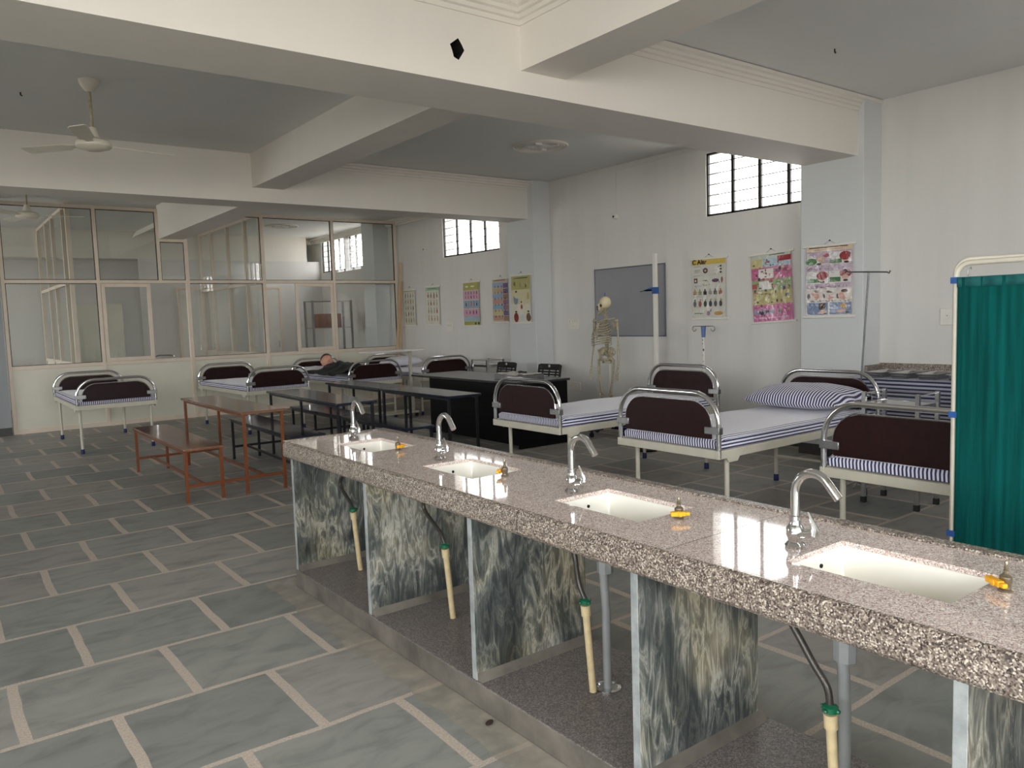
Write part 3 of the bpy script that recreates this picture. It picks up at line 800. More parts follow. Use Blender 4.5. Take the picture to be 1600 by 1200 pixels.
def pillow(name, mat, loc, size, rz, label, tilt=0, cat='pillow'):
    b = MB(); sx, sy, sz = size; n = 22
    def fn(sgn):
        def g(u, v):
            x, y = (u-.5)*2, (v-.5)*2
            h = max(0, (1-abs(x)**2.6))**.5*max(0, (1-abs(y)**3))**.55
            w = 1+.02*math.sin(7*x+3*y)
            return (x*sx/2*w, y*sy/2*w, sgn*h*sz*(.62 if sgn > 0 else .38)+(.004*math.sin(11*x)*math.sin(6*y)*h if sgn > 0 else 0)+sz*.38)
        return g
    b.grid(n, n, fn(1)); b.grid(n, n, fn(-1)); bmesh.ops.remove_doubles(b.bm, verts=b.bm.verts, dist=1e-4)
    o = b.build(name, mat, smooth=True, ang=80); o.location = loc; o.rotation_euler = (0, tilt, rz)
    return tag(o, label, cat)
pillow('pillow', 'pillow', (5.69, 3.60, .702), (.54, .84, .18), 0, 'plump blue and white striped pillow on the near bed behind the large tap', -.07)
pillow('pillow', 'whitecloth', (6.72, 12.15, .70), (.66, .44, .17), 0, 'white pillow on the bed in the far corner')
pillow('pillow', 'whitecloth', (5.12, 12.2, .690), (.60, .40, .10), 0, 'pale pillow under the head of the mannequin')

# ------------------------------------------------------------------ mannequin
mq = empty('training_mannequin', (5.24, 11.95, .735), 0, 'training mannequin lying on a bed under black cloth with its pale face turned up', 'mannequin')
b = MB()
b.ball((0, .02, .125), (.078, .095, .10), 20)              # skull
b.ball((0, -.045, .115), (.055, .065, .072), 16)           # jaw
b.ball((0, -.015, .208), (.014, .024, .022), 10)           # nose
b.ball((0, -.055, .19), (.022, .010, .008), 10)            # lips
b.ball((-.078, .02, .12), (.010, .022, .028), 8); b.ball((.078, .02, .12), (.010, .022, .028), 8)
b.ball((0, .02, .20), (.05, .012, .012), 10)
b.ball((-.028, .015, .205), (.014, .010, .007), 8); b.ball((.028, .015, .205), (.014, .010, .007), 8)
b.tube([(0, -.05, .08), (0, -.11, .07)], [.048, .042], 14)
hd_ = b.build('head', 'skin', mq, smooth=True, ang=180); hd_.rotation_euler = (.95, 0, -.25); hd_.location = (0, .05, .035); hd_.scale = (1.18, 1.18, 1.18)
MB().ball((0, .058, .115), (.081, .075, .098), 18).build('hair', 'hair', hd_, smooth=True)
b = MB()
def cloth(u, v):
    x = (u-.5)*1.0; y = -.17-v*1.12
    body = .16*math.exp(-((x+.02)/.26)**2)*(1-.45*v)*min(1, v/.4+.22)
    drop = -.10 if abs(x) > .46 else 0
    fold = .012*math.sin(x*31+v*9)+.012*math.sin(v*23+x*8)
    return (x, y+.05*math.sin(x*5), .005+body+fold*min(1, body*12)+max(0, .012*math.sin(v*17+x*12)) + drop*.2)
b.grid(40, 34, cloth); b.build('black_cloth', 'blackcloth', mq, smooth=True, ang=180, solid=.01)
b = MB(); b.ball((0, -.42, .04), (.2, .4, .09), 16); b.build('torso', 'blackcloth', mq, smooth=True)

# ------------------------------------------------------------------ bench desks
def make_bench_desk(L, top, met, sw, dx, dw, name='bench_desk', stop='woodtop'):
    r = empty(name, (0, 0, 0)); t = .025; SZ = .47; DZ = .735; k = .025
    MB().box(-.01, sw+.01, -.015, L+.015, SZ-t, SZ).build('seat', top, r, bevel=.006, seg=3)
    MB().box(dx-.02, dx+dw+.02, -.02, L+.03, DZ-t, DZ).build('desk_top', top, r, bevel=.006, seg=3)
    for x in (k/2, sw-k/2):
        for y in (k, L-k): MB().box(x-k/2, x+k/2, y-k/2, y+k/2, 0, SZ-t).build('leg', met, r)
    for x in (dx+k/2, dx+dw-k/2):
        for y in (k, L-k): MB().box(x-k/2, x+k/2, y-k/2, y+k/2, 0, DZ-t).build('leg', met, r)
    f = MB()
    for y in (k, L-k):
        f.box(k, sw-k, y-.01, y+.01, .13, .155); f.box(sw, dx, y-.01, y+.01, .13, .155); f.box(dx+k, dx+dw-k, y-.01, y+.01, .13, .155)
    for x in (sw*.5, dx+dw*.5): f.box(x-.01, x+.01, k+.01, L-k-.01, .13, .152)
    for x0, x1, z in ((k/2, sw-k/2, SZ-t), (dx+k/2, dx+dw-k/2, DZ-t)):
        f.box(x0-.008, x0+.008, k*1.5, L-k*1.5, z-.022, z); f.box(x1-.008, x1+.008, k*1.5, L-k*1.5, z-.022, z)
    f.build('lower_frame', met, r)
    return r
GB = 'bench desks standing in rows on the stone floor'
o = make_bench_desk(1.97, 'woodtop', 'orangemetal', .32, .51, .37)
o.location = (1.70, 6.90, 0); tag(o, 'orange framed bench desk with glossy brown top and seat', 'bench desk', GB)
o = make_bench_desk(2.02, 'blacktop', 'blackmetal', .31, .45, .38)
o.location = (2.63, 6.86, 0); o.rotation_euler = (0, 0, -.035); tag(o, 'black bench desk standing beside the orange one', 'bench desk', GB)
bd = make_bench_desk(1.42, 'blacktop', 'blackmetal', .31, .50, .36)
bd.location = (3.62, 6.52, 0); tag(bd, 'black bench desk in front of the office desk, nearer of two joined end to end', 'bench desk', GB)
o = copy_tree(bd); o.location = (3.62, 8.0, 0); tag(o, 'black bench desk joined end to end, the one near the mannequin bed', 'bench desk', GB)

# ------------------------------------------------------------------ office desk, chairs, tray
dk = empty('office_desk', (5.3, 6.92, 0), 0, 'large black office desk with closed front and grey sheen on its top', 'desk')
MB().box(0, .72, 0, .03, 0, .735).build('end_panel', 'deskblack', dk); MB().box(0, .72, 1.9, 1.93, 0, .735).build('end_panel', 'deskblack', dk)
MB().box(.0, .03, .03, 1.9, .04, .735).build('front_panel', 'deskblack', dk)
MB().box(-.04, .75, -.02, 2.34, .735, .762).build('desk_top', 'desktop', dk, bevel=.004)
dr = MB().box(.05, .70, .03, .45, .10, .735).build('drawer_unit', 'deskblack', dk)
def make_chair():
    r = empty('plastic_chair', (0, 0, 0))   # sitter faces -x
    b = MB(); b.box(-.22, .20, -.22, .22, .42, .445); b.build('seat', 'blackplastic', r, bevel=.012, seg=3)
    b = MB(); w = .225; rot = Matrix.Rotation(math.radians(12), 3, 'Y'); c = (.21, 0, .44)
    b.box(.20, .218, -w, -w+.03, .44, .85, rot=rot, c=c); b.box(.20, .218, w-.03, w, .44, .85, rot=rot, c=c)
    for z in (.50, .56, .62, .67, .705, .74, .775): b.box(.202, .216, -w+.03, w-.03, z, z+.022, rot=rot, c=c)
    b.box(.20, .218, -w+.03, w-.03, .795, .86, rot=rot, c=c)
    for y in (-.13, .0, .13): b.box(.203, .215, y-.012, y+.012, .5, .79, rot=rot, c=c)
    bk = b.build('backrest', 'blackplastic', r, bevel=.004)
    b = MB(); b.lathe([(.018, -.002), (.018, .002)], tuple(rot @ Vector((-.012, 0, .39))+Vector(c)), 16, axis='X'); b.build('badge', 'logo', bk)
    for sx in (-1, 1):
        for sy in (-1, 1): MB().tube([(sx*.19, sy*.19, .42), (sx*.22, sy*.23, 0)], [.02, .014], 8).build('leg', 'blackplastic', r, smooth=True)
    for sy in (-1, 1):
        b = MB(); b.tube([(-.19, sy*.235, .62), (.02, sy*.24, .635), (.20, sy*.225, .60)], [.014, .018, .014], 8); b.tube([(-.17, sy*.235, .62), (-.16, sy*.215, .43)], .013, 8)
        b.build('armrest', 'blackplastic', r, smooth=True)
    return r
c0 = make_chair(); c0.location = (6.42, 9.02, 0); tag(c0, 'black plastic chair behind the far half of the black desk', 'chair', 'black plastic chairs behind the desk')
c1 = copy_tree(c0); c1.location = (6.42, 8.04, 0); c1.rotation_euler = (0, 0, .05); tag(c1, 'black plastic chair behind the desk tray, closer to the skeleton', 'chair', 'black plastic chairs behind the desk')
tr = empty('instrument_tray', (5.66, 7.38, .763), .06, 'dark shallow tray lined with newspaper on the black desk', 'tray')
b = MB(); b.box(-.16, .16, -.26, .26, 0, .006)
for q in ((-.165, -.155, -.26, .26), (.155, .165, -.26, .26), (-.155, .155, -.265, -.255), (-.155, .155, .255, .265)): b.box(*q, 0, .05)
b.build('tray_body', 'steeldull', tr)
pb = MB(); pb.grid(14, 18, lambda u, v: ((u-.5)*.30+.01*math.sin(v*9), (v-.5)*.56+.02, .05+.014*math.sin(u*9+v*4)*math.sin(v*13)+.02*abs(v-.5)))
pb.build('newspaper', 'paper', tr, smooth=True, solid=.002)
b = MB(); b.tube([(-.06, -.08, .075), (.04, .02, .078)], .012, 8); b.tube([(.02, -.12, .075), (.06, .04, .074)], .008, 8); b.ball((.0, -.03, .08), (.03, .04, .012), 10)
b.build('dark_tool', 'dark', tr, smooth=True)

# ------------------------------------------------------------------ steel trolleys
def make_trolley():
    r = empty('steel_trolley', (0, 0, 0)); W, D, Hh = .15, .20, .85
    for sx in (-1, 1):
        for sy in (-1, 1):
            p = MB().box(sx*W-.014, sx*W+.014, sy*D-.014, sy*D+.014, .04, Hh).build('post', 'steel', r)
            MB().box(sx*W-.017, sx*W+.017, sy*D-.017, sy*D+.017, 0, .045).build('rubber_foot', 'dark', p)
    for z in (.765, .30):
        b = MB(); b.box(-W+.014, W-.014, -D+.0, D-.0, z-.006, z); b.box(-W-.002, -W+.014, -D+.014, D-.014, z-.03, z+.004); b.box(W-.014, W+.002, -D+.014, D-.014, z-.03, z+.004)
        b.box(-W+.014, W-.014, -D-.004, -D, z-.03, z+.004); b.box(-W+.014, W-.014, D, D+.004, z-.03, z+.004)
        b.build('shelf', 'steel', r)
    b = MB(); z = .838
    for p in (((-W, -D, z), (-W, D, z)), ((W, -D, z), (W, D, z)), ((-W, D, z), (W, D, z)), ((-W, -D, z), (W, -D, z))): b.tube(p, .004, 8)
    b.build('guard_rail', 'steel', r, smooth=True)
    return r
t0 = make_trolley(); t0.location = (5.81, 2.89, 0); tag(t0, 'steel shelf trolley between the pillow bed and the screened bed', 'trolley', 'small steel trolleys')
t1 = copy_tree(t0); t1.location = (7.06, 10.0, 0); tag(t1, 'steel shelf trolley by the wall behind the black desk', 'trolley', 'small steel trolleys')

# ------------------------------------------------------------------ overbed table
ob = empty('overbed_table', (0, 0, 0), 0, 'overbed table with pale top on a single post in the far corner', 'table')
MB().box(5.28, 6.24, 10.50, 10.86, 1.02, 1.045).build('table_top', 'white', ob, bevel=.006)
MB().box(6.05, 6.09, 10.68, 10.72, .08, 1.02).build('table_post', 'cream', ob)
MB().box(6.035, 6.105, 10.665, 10.735, .09, .40).build('post_sleeve', 'cream', ob)
b = MB(); b.box(5.5, 6.11, 10.55, 10.585, .06, .09); b.box(5.5, 6.11, 10.82, 10.855, .06, .09); b.box(6.05, 6.10, 10.585, 10.82, .055, .09); b.build('table_base', 'cream', ob)
for x in (5.53, 6.08):
    for y in (10.567, 10.837): MB().lathe([(.028, -.01), (.028, .01)], (x, y, .028), 14, axis='Y').build('castor', 'dark', ob, smooth=True)

# ------------------------------------------------------------------ wall worktop at right with striped drape and trays
wc = empty('wall_counter', (0, 0, 0), 0, 'granite wall counter with rough backsplash beside the column', 'counter')
b = MB(); b.box(6.80, 7.5, 1.2, 3.93, .80, .838); b.build('counter_top', 'graniteedge', wc)
b = MB(); b.box(7.47, 7.498, 1.2, 3.93, .838, .935); b.box(7.2, 7.47, 3.905, 3.93, .838, .925); b.build('backsplash', 'graniteedge', wc, bevel=.004)
for y in (3.85, 2.6, 1.3): MB().box(6.86, 7.48, y-.03, y+.03, 0, .80).build('counter_support', 'cement', wc)
dp = empty('striped_sheet', (0, 0, 0), 0, 'blue and white striped sheet draped over the wall counter under the steel trays', 'sheet')
MB().grid(12, 40, lambda u, v: (6.79+u*.60, 1.25+v*2.64, .8415+.001*math.sin(v*30))).build('sheet_top', 'draptop', dp, smooth=True)
MB().grid(40, 14, lambda u, v: (6.787-.012*(.5+.5*math.sin(u*46))*v-.004, 1.25+u*2.64, .842-v*.60)).build('sheet_drop', 'drape', dp, smooth=True)
TR = ['leftmost steel tray on the striped sheet, nearest the column', 'steel tray second from the column on the striped sheet', 'steel tray third from the column on the striped sheet', 'steel tray on the striped sheet closest to the green screen']
p0 = None
for i, y in enumerate((3.66, 3.43, 3.20, 2.96)):
    if p0 is None:
        b = MB(); x0, x1, y0, y1, h = -.17, .17, -.065, .065, .045
        def ring(d, z): return [b.bm.verts.new(p) for p in ((x0-d, y0-d, z), (x1+d, y0-d, z), (x1+d, y1+d, z), (x0-d, y1+d, z))]
        R = [ring(0, 0), ring(.012, h), ring(.022, h+.002), ring(.022, h+.006), ring(.010, h+.004), ring(-.006, .006)]
        for r0, r1 in zip(R, R[1:]):
            for k in range(4): b._f([r0[k], r0[(k+1) % 4], r1[(k+1) % 4], r1[k]])
        b._f(R[0]); b._f(R[-1])
        o = p0 = b.build('steel_tray', 'steel', bevel=.006, ang=25)
    else:
        o = p0.copy(); COL.objects.link(o)
    o.location = (7.05, y, .844); o.rotation_euler = (0, 0, .06*(i-1.5)); tag(o, TR[i], 'tray', 'steel trays in a row on the wall counter')

# ------------------------------------------------------------------ green privacy screen
sx_ = 3.75
sr = empty('privacy_screen', (sx_, 1.62, 0), 0, 'folding privacy screen with bright green cloth on a cream tube frame', 'screen')
def screen_leaf(par, ang, w, hanging, z1=1.675):
    R = .06; d = Vector((math.sin(ang), -math.cos(ang), 0))
    P = lambda s, z: tuple(d*s+Vector((0, 0, z)))
    pts = [P(0, .10), P(0, z1-R)]+[P(R-R*math.cos(a), z1-R+R*math.sin(a)) for a in [PI/2*i/6 for i in range(1, 7)]]
    pts += [P(w-R+R*math.sin(a), z1-R+R*math.cos(a)) for a in [PI/2*i/6 for i in range(0, 7)]]+[P(w, .10)]
    fr = MB(); fr.tube(pts, .0125, 12); fr.tube([P(0, .25), P(w, .25)], .009, 10)
    f = fr.build('leaf_frame', 'cream', par, smooth=True)
    for s in (0, w):
        MB().lathe([(.026, -.009), (.026, .009)], P(s, .027), 14, axis='X').build('castor', 'dark', f, smooth=True)
        MB().tube([P(s, .045), P(s, .12)], .008, 8).build('castor_stem', 'steeldull', f)
    if hanging:
        c = MB(); c.grid(60, 30, lambda u, v: tuple(Vector(P(.014+u*(w-.03), 1.61-v*1.30))+Vector((math.cos(ang), math.sin(ang), 0))*(.0028*math.sin(u*31+math.sin(v*3)*1.2+2*math.sin(u*9))*(.3+.7*v)+.0018*math.sin(u*83+5*math.sin(u*5))-.016)))
        c.build('green_cloth', 'curtain', par, smooth=True, ang=180, solid=.0015)
        c = MB(); c.grid(60, 2, lambda u, v: tuple(Vector(P(.012+u*(w-.026), 1.612-v*.045))+Vector((math.cos(ang), math.sin(ang), 0))*(-.018+.004*math.sin(u*42))))
        c.build('cloth_hem', 'curtainhem', par, smooth=True, ang=180, solid=.004)
        for s in (.05, w*.5, w-.06):
            h = MB(); h.tube([P(s, 1.615), P(s, 1.645), P(s+.012, 1.655), P(s+.012, 1.645)], .003, 6); h.build('hook', 'steeldull', par, smooth=True)
    return f
screen_leaf(sr, 0, .62, True)
screen_leaf(sr, .32, .62, False, 1.69)
for z in (1.585, .975, .42):
    MB().box(-.016, .016, -.018, .018, z, z+.028).build('blue_hinge', 'bluep', sr)

# ------------------------------------------------------------------ skeleton (faces -x, stands at the wall)
sk = empty('anatomical_skeleton', (6.70, 6.96, 0), 0, 'full size anatomical skeleton on a wheeled stand before the whiteboard', 'skeleton')
def bone(pts, r, n=8, name=None, mat='bone', par=sk):
    b = MB(); b.tube(pts, r, n); return b
hd = MB(); ra = Matrix.Rotation(.9, 3, 'Z')
hd.ball((.0, -.005, 1.635), (.085, .072, .078), 20, ra)
hd.ball((-.02, .045, 1.575), (.05, .042, .048), 14); hd.ball((-.03, .02, 1.60), (.055, .06, .04), 14)
skull = hd.build('skull', 'bonelight', sk, smooth=True, ang=180)
b = MB(); b.ball((-.062, .062, 1.588), (.014, .016, .016), 8); b.ball((-.018, .085, 1.588), (.016, .014, .016), 8); b.ball((-.045, .083, 1.56), (.010, .010, .014), 8); b.ball((-.07, -.0, 1.60), (.015, .02, .022), 8)
b.build('eye_socket', 'socketdark', skull, smooth=True)
b = MB(); b.tube([(-.05, .0, 1.575), (-.05, .015, 1.53), (-.055, .07, 1.50), (-.02, .08, 1.50), (.02, .05, 1.535), (.02, .02, 1.57)], .014, 8); b.build('jaw', 'bone', skull, smooth=True)
b = MB()
sp = [(0.0, 0, 1.57), (-.01, 0, 1.50), (.01, 0, 1.42), (.04, 0, 1.32), (.04, 0, 1.20), (.01, 0, 1.10), (-.0, 0, 1.02), (.03, 0, .97)]
for i in range(len(sp)-1):
    a, c = Vector(sp[i]), Vector(sp[i+1])
    for k in range(4):
        p = a.lerp(c, k/4); b.ball(tuple(p), (.017+.006*(i > 3), .021+.006*(i > 3), .0115), 8); b.tube([tuple(p), tuple(p+Vector((.035, 0, -.012)))], .005, 5)
        b.tube([tuple(p+Vector((.008, -.026, 0))), tuple(p+Vector((.008, .026, 0)))], .005, 5)
b.build('spine', 'bone', sk, smooth=True)
b = MB()
for i in range(10):
    z = 1.405-i*.029; w = .075+.06*math.sin(min(1, (i+1)/7)*PI/2); d = .075+.03*math.sin(min(1, (i+1)/7)*PI/2)
    for s in (-1, 1):
        end = PI*(.97 if i < 8 else .8-.12*(i-8)); pts = []
        for k in range(11):
            a = end*k/10
            pts.append((.03-d+d*math.cos(a)*.98, s*w*math.sin(a)**.85 if math.sin(a) > 0 else 0, z-.055*math.sin(a/2)**1.5+ (.02*(k/10)**3 if i > 3 else 0)))
        b.tube(pts, .0055, 6)
b.tube([(-.125, 0, 1.385), (-.14, 0, 1.32), (-.15, 0, 1.235), (-.145, 0, 1.20)], [.017, .012, .014, .005], 8)
for s in (-1, 1):
    b.tube([(-.12, s*.015, 1.40), (-.09, s*.07, 1.425), (-.05, s*.13, 1.43), (-.02, s*.18, 1.44)], .0075, 7)
    b.prism([(.05, 1.39), (.07, 1.405), (.15, 1.41), (.09, 1.29)], (lambda s: lambda u, v, t: (t, s*u+s*.01, v))(s), .052, .062)
b.build('rib_cage', 'bone', sk, smooth=True)
b = MB()
for s in (-1, 1):
    b.ball((.02, s*.075, 1.035), (.035, .065, .055), 12, Matrix.Rotation(s*-.5, 3, 'X')); b.tube([(-.02, s*.12, 1.06), (0, s*.10, .98), (-.03, s*.05, .93), (-.05, s*.012, .95)], .013, 8)
    b.tube([(0, s*.10, .98), (.02, s*.06, .90), (-.03, s*.03, .90), (-.05, s*.012, .94)], .011, 8)
b.tube([(.04, 0, 1.05), (.055, 0, .98), (.03, 0, .92)], [.035, .028, .01], 8)
b.build('pelvis', 'bone', sk, smooth=True)
def hand(b, x, y, z, s):
    for k in range(5):
        dy = (k-2)*.012
        L = (.10, .155, .165, .155, .135)[k]
        b.tube([(x, y+dy*.5, z), (x-.008, y+dy, z-L*.45), (x-.016, y+dy*1.2+(-s*.02 if k == 0 else 0), z-L)], .0042, 5)
for s in (-1, 1):
    b = MB()
    b.ball((-.005, s*.195, 1.415), .022, 10); b.tube([(0, s*.20, 1.41), (.0, s*.213, 1.26), (0, s*.215, 1.12)], [.014, .009, .012], 8)
    b.ball((0, s*.215, 1.115), (.018, .024, .014), 8)
    b.tube([(-.005, s*.205, 1.10), (-.02, s*.222, .96), (-.03, s*.228, .86)], .0065, 6); b.tube([(.005, s*.225, 1.11), (-.01, s*.240, .96), (-.025, s*.243, .865)], .0065, 6)
    b.ball((-.028, s*.235, .85), (.012, .022, .014), 8); hand(b, -.03, s*.235, .845, s)
    b.build('arm_bones', 'bone', sk, smooth=True)
    b = MB()
    b.ball((0, s*.095, .95), .024, 10); b.tube([(0, s*.09, .95), (0, s*.13, .93), (-.01, s*.115, .72), (-.01, s*.075, .53)], [.014, .018, .012, .016], 8)
    b.ball((-.01, s*.062, .51), (.026, .022, .02), 8); b.ball((-.01, s*.092, .51), (.026, .022, .02), 8); b.ball((-.042, s*.078, .51), (.010, .018, .02), 8)
    b.tube([(-.005, s*.077, .49), (-.005, s*.08, .30), (0, s*.08, .13)], [.020, .011, .013], 8); b.tube([(.01, s*.102, .47), (.01, s*.105, .30), (.005, s*.10, .12)], .006, 6)
    b.ball((.02, s*.085, .115), (.028, .018, .02), 8)
    for k in range(5): b.tube([(-.0, s*.085, .115), (-.06, s*(.065+k*.013), .105), (-.13+k*.008, s*(.06+k*.017), .085)], .0055, 5)
    b.build('leg_bones', 'bone', sk, smooth=True)
MB().tube([(.06, 0, .12), (.06, 0, 1.0), (.035, 0, 1.01)], .0125, 10).build('stand_pole', 'white', sk, smooth=True)
MB().tube([(.0, 0, 1.70), (.0, 0, 1.755)], .007, 8).build('top_bolt', 'ivblue', sk, smooth=True)
b = MB(); b.box(-.30, .30, -.028, .028, .075, .11); b.box(.032, .088, -.28, .28, .075, .11); b.build('stand_base', 'bluecap', sk, bevel=.004)
for p in ((-.27, 0), (.27, 0), (.06, -.25), (.06, .25)):
    b = MB(); b.lathe([(.03, -.012), (.03, .012)], (p[0], p[1], .03), 14, axis='Y'); b.tube([(p[0], p[1], .04), (p[0], p[1], .08)], .012, 8); b.build('castor', 'dark', sk, smooth=True)

# ------------------------------------------------------------------ stadiometer, iv stands
st = empty('height_measure', (7.12, 6.52, 0), 0, 'tall white height measuring rod with blue slider before the whiteboard', 'height rod')
MB().box(-.02, .02, -.024, .024, .02, 2.20).build('rod', 'white', st, bevel=.003)
MB().box(-.20, .06, -.18, .18, 0, .02).build('foot_plate', 'white', st)
b = MB(); b.box(-.028, .028, -.032, .032, 1.72, 1.80); b.box(-.02, .0, .03, .17, 1.755, 1.775); b.prism([(.03, 1.755), (.17, 1.76), (.10, 1.79), (.03, 1.80)], lambda u, v, t: (t, u, v), -.02, .0)
b.build('blue_slider', 'bluep', st)
b = MB(); b.tube([(-.01, .165, 1.765), (-.012, .24, 1.755)], .004, 6); b.build('pointer', 'dark', st)
iv = empty('drip_stand', (7.0, 5.70, 0), 0, 'short drip stand with blue clamp and two curled hooks below a wall chart', 'drip stand', 'drip stands')
MB().tube([(0, 0, .1), (0, 0, 1.22)], .013, 10).build('pole', 'white', iv, smooth=True)
b = MB()
for z, s_ in ((.86, .02), (.93, .008), (1.0, .006), (1.06, .022), (1.13, .01), (1.17, .014)): b.ball((-.006, .003*math.sin(z*40), z), (.009, .009, s_), 8)
b.build('black_tape', 'dark', iv)
MB().tube([(0, 0, 1.20), (0, 0, 1.32)], [.02, .028], 12).build('blue_clamp', 'ivblue', iv, smooth=True)
b = MB(); pts = [(0, -.13, 1.325), (0, .13, 1.325)]; b.tube(pts, .005, 8)
for s in (-1, 1): b.tube([(0, s*.13+s*.028*math.sin(a), 1.325-.028+.028*math.cos(a)) for a in [i*PI*1.5/8 for i in range(9)]], .005, 8)
b.build('hook_bar', 'steel', iv, smooth=True)
b = MB()
for a in (0, 2*PI/3, 4*PI/3): b.tube([(0, 0, .16), (.24*math.cos(a+.5), .24*math.sin(a+.5), .03)], .011, 8); b.ball((.24*math.cos(a+.5), .24*math.sin(a+.5), .025), .025, 10)
b.build('tripod_base', 'steeldull', iv, smooth=True)
iv2 = empty('drip_stand', (6.08, 3.34, 0), 0, 'tall thin steel drip pole with hooked cross bar rising behind the pillow bed', 'drip stand', 'drip stands')
MB().tube([(0, .03, .05), (0, .02, .7), (0, -.05, 1.76)], .007, 10).build('pole', 'steeldark', iv2, smooth=True)
b = MB(); b.tube([(0, .13, 1.785), (0, .15, 1.775), (0, .16, 1.79), (0, .15, 1.80), (0, .12, 1.775), (0, -.05, 1.765), (0, -.20, 1.755), (0, -.215, 1.745), (0, -.225, 1.765)], .006, 8); b.build('hook_bar', 'steeldark', iv2, smooth=True)
b = MB()
for a in (0.2, 1.8, 3.3, 4.6): b.tube([(0, .03, .06), (.09*math.cos(a), .03+.09*math.sin(a), .012)], .007, 8)
b.build('foot', 'steeldull', iv2, smooth=True)

# ------------------------------------------------------------------ whiteboard
wb = empty('whiteboard', (7.5, 7.33, 1.65), 0, 'grey looking whiteboard with metal frame behind the skeleton', 'whiteboard')
MB().box(-.018, -.004, -.63, .63, -.445, .445).build('writing_surface', 'board', wb)
b = MB()
for q in ((-.64, .64, .445, .46), (-.64, .64, -.46, -.445)): b.box(-.024, -.001, q[0], q[1], q[2], q[3])
for q in ((-.64, -.625), (.625, .64)): b.box(-.024, -.001, q[0], q[1], -.445, .445)
b.build('board_frame', 'boardframe', wb, bevel=.003)

# ------------------------------------------------------------------ wall charts
PC = {}
def pmat(rgb):
    k = tuple(rgb); g_ = sum(rgb)/3; rgb = tuple(c*.74+g_*.26 for c in rgb)
    if k not in PC: PC[k] = mat_clear_poster('print_%02x%02x%02x' % k, srgb(*rgb))
    return PC[k]
def bits(n, cols, u0, v0, u1, v1, s=.02):
    o = []
    for _ in range(n):
        u, v = u0+(u1-u0)*rr.random(), v0+(v1-v0)*rr.random(); c = rr.choice(cols); a, b_ = s*(.4+rr.random()), s*(.3+.8*rr.random())
        o.append(('e', c, u, v, a, b_) if rr.random() < .6 else ('r', c, u-a, v-b_*.4, u+a, v+b_*.4))
    return o
rr = random.Random(3)
def poster(x, y0, y1, z0, z1, base, shapes, label, text=None, nail=True, sk_=0):
    """hangs on plane x; u runs from far edge (y1) to near edge (y0) as the picture's left to right, v bottom to top"""
    w, h = y1-y0, z1-z0
    r = empty('wall_chart', (x, (y0+y1)/2, (z0+z1)/2), 0, label, 'poster', 'wall charts with rods')
    r.rotation_euler = (sk_, 0, 0)
    def P(u, v, d): 
        cur = .006+.004*math.sin(v*PI)
        return (-cur-d, w/2-u*w, -h/2+v*h)
    b = MB(); b.grid(10, 24, lambda u, v: P(.02+.96*u, .012+.976*v, .010+.004*math.sin(u*6+v*5)*math.sin(v*7)))
    mats = [pmat(base)]; idx = {tuple(base): 0}
    lay = 0
    for s in shapes:
        kind, rgb = s[0], tuple(s[1])
        if rgb not in idx: idx[rgb] = len(mats); mats.append(pmat(rgb))
        b.mi = idx[rgb]; lay += 1; d = .0115+lay*.00006
        off = lambda u, v: .004*math.sin(u*6+v*5)*math.sin(v*7)
        if kind == 'r':
            u0, v0, u1, v1 = s[2:]; b.grid(6, 6, lambda a, c: P(u0+(u1-u0)*a, v0+(v1-v0)*c, d+off(u0+(u1-u0)*a, v0+(v1-v0)*c)))
        else:
            cu, cv, ru, rv = s[2:]
            vs = [b.bm.verts.new(P(cu+ru*math.cos(2*PI*k/14), cv+rv*math.sin(2*PI*k/14), d+off(cu, cv))) for k in range(14)]; b._f(vs)
    b.build('printed_sheet', mats, r, smooth=True, ang=60)
    for z, nm in ((-h/2, 'bottom_rod'), (h/2, 'top_rod')):
        MB().box(-.024, -.004, -w/2-.02, w/2+.02, z-.012, z+.012).build(nm, 'white', r, bevel=.004)
    if nail:
        b = MB(); b.lathe([(.007, -.012), (.007, 0)], (0, 0, h/2+.045), 8, axis='X'); b.tube([(-.008, -.06, h/2+.01), (-.008, 0, h/2+.045), (-.008, .06, h/2+.01)], .0015, 5); b.build('nail_and_string', 'dark', r)
    if text:
        for (s, u, v, size, rgb) in text:
            cu = bpy.data.curves.new('t', 'FONT'); cu.body = s; cu.size = size; cu.extrude = 0; cu.offset = .0022; cu.align_x = 'LEFT'
            to = bpy.data.objects.new('t', cu); COL.objects.link(to); bpy.context.view_layer.update()
            me = bpy.data.meshes.new_from_object(to.evaluated_get(bpy.context.evaluated_depsgraph_get())); bpy.data.objects.remove(to)
            me.materials.clear(); me.materials.append(pmat(rgb))
            px, py, pz = P(u, v, .0165)
            for vv in me.vertices: a, c = vv.co.x, vv.co.y; vv.co = (px, py-a, pz+c)
            o = bpy.data.objects.new('chart_heading', me); COL.objects.link(o); o.parent = r
    return r
rr = random.Random(3)
def lines(u0, u1, v, n, rgb, dv=.012, hh=.004):
    return [('r', rgb, u0+rr.random()*.02, v-i*dv, u1-rr.random()*.08, v-i*dv+hh) for i in range(n)]
GY, DKT = (150, 146, 140), (70, 62, 60)
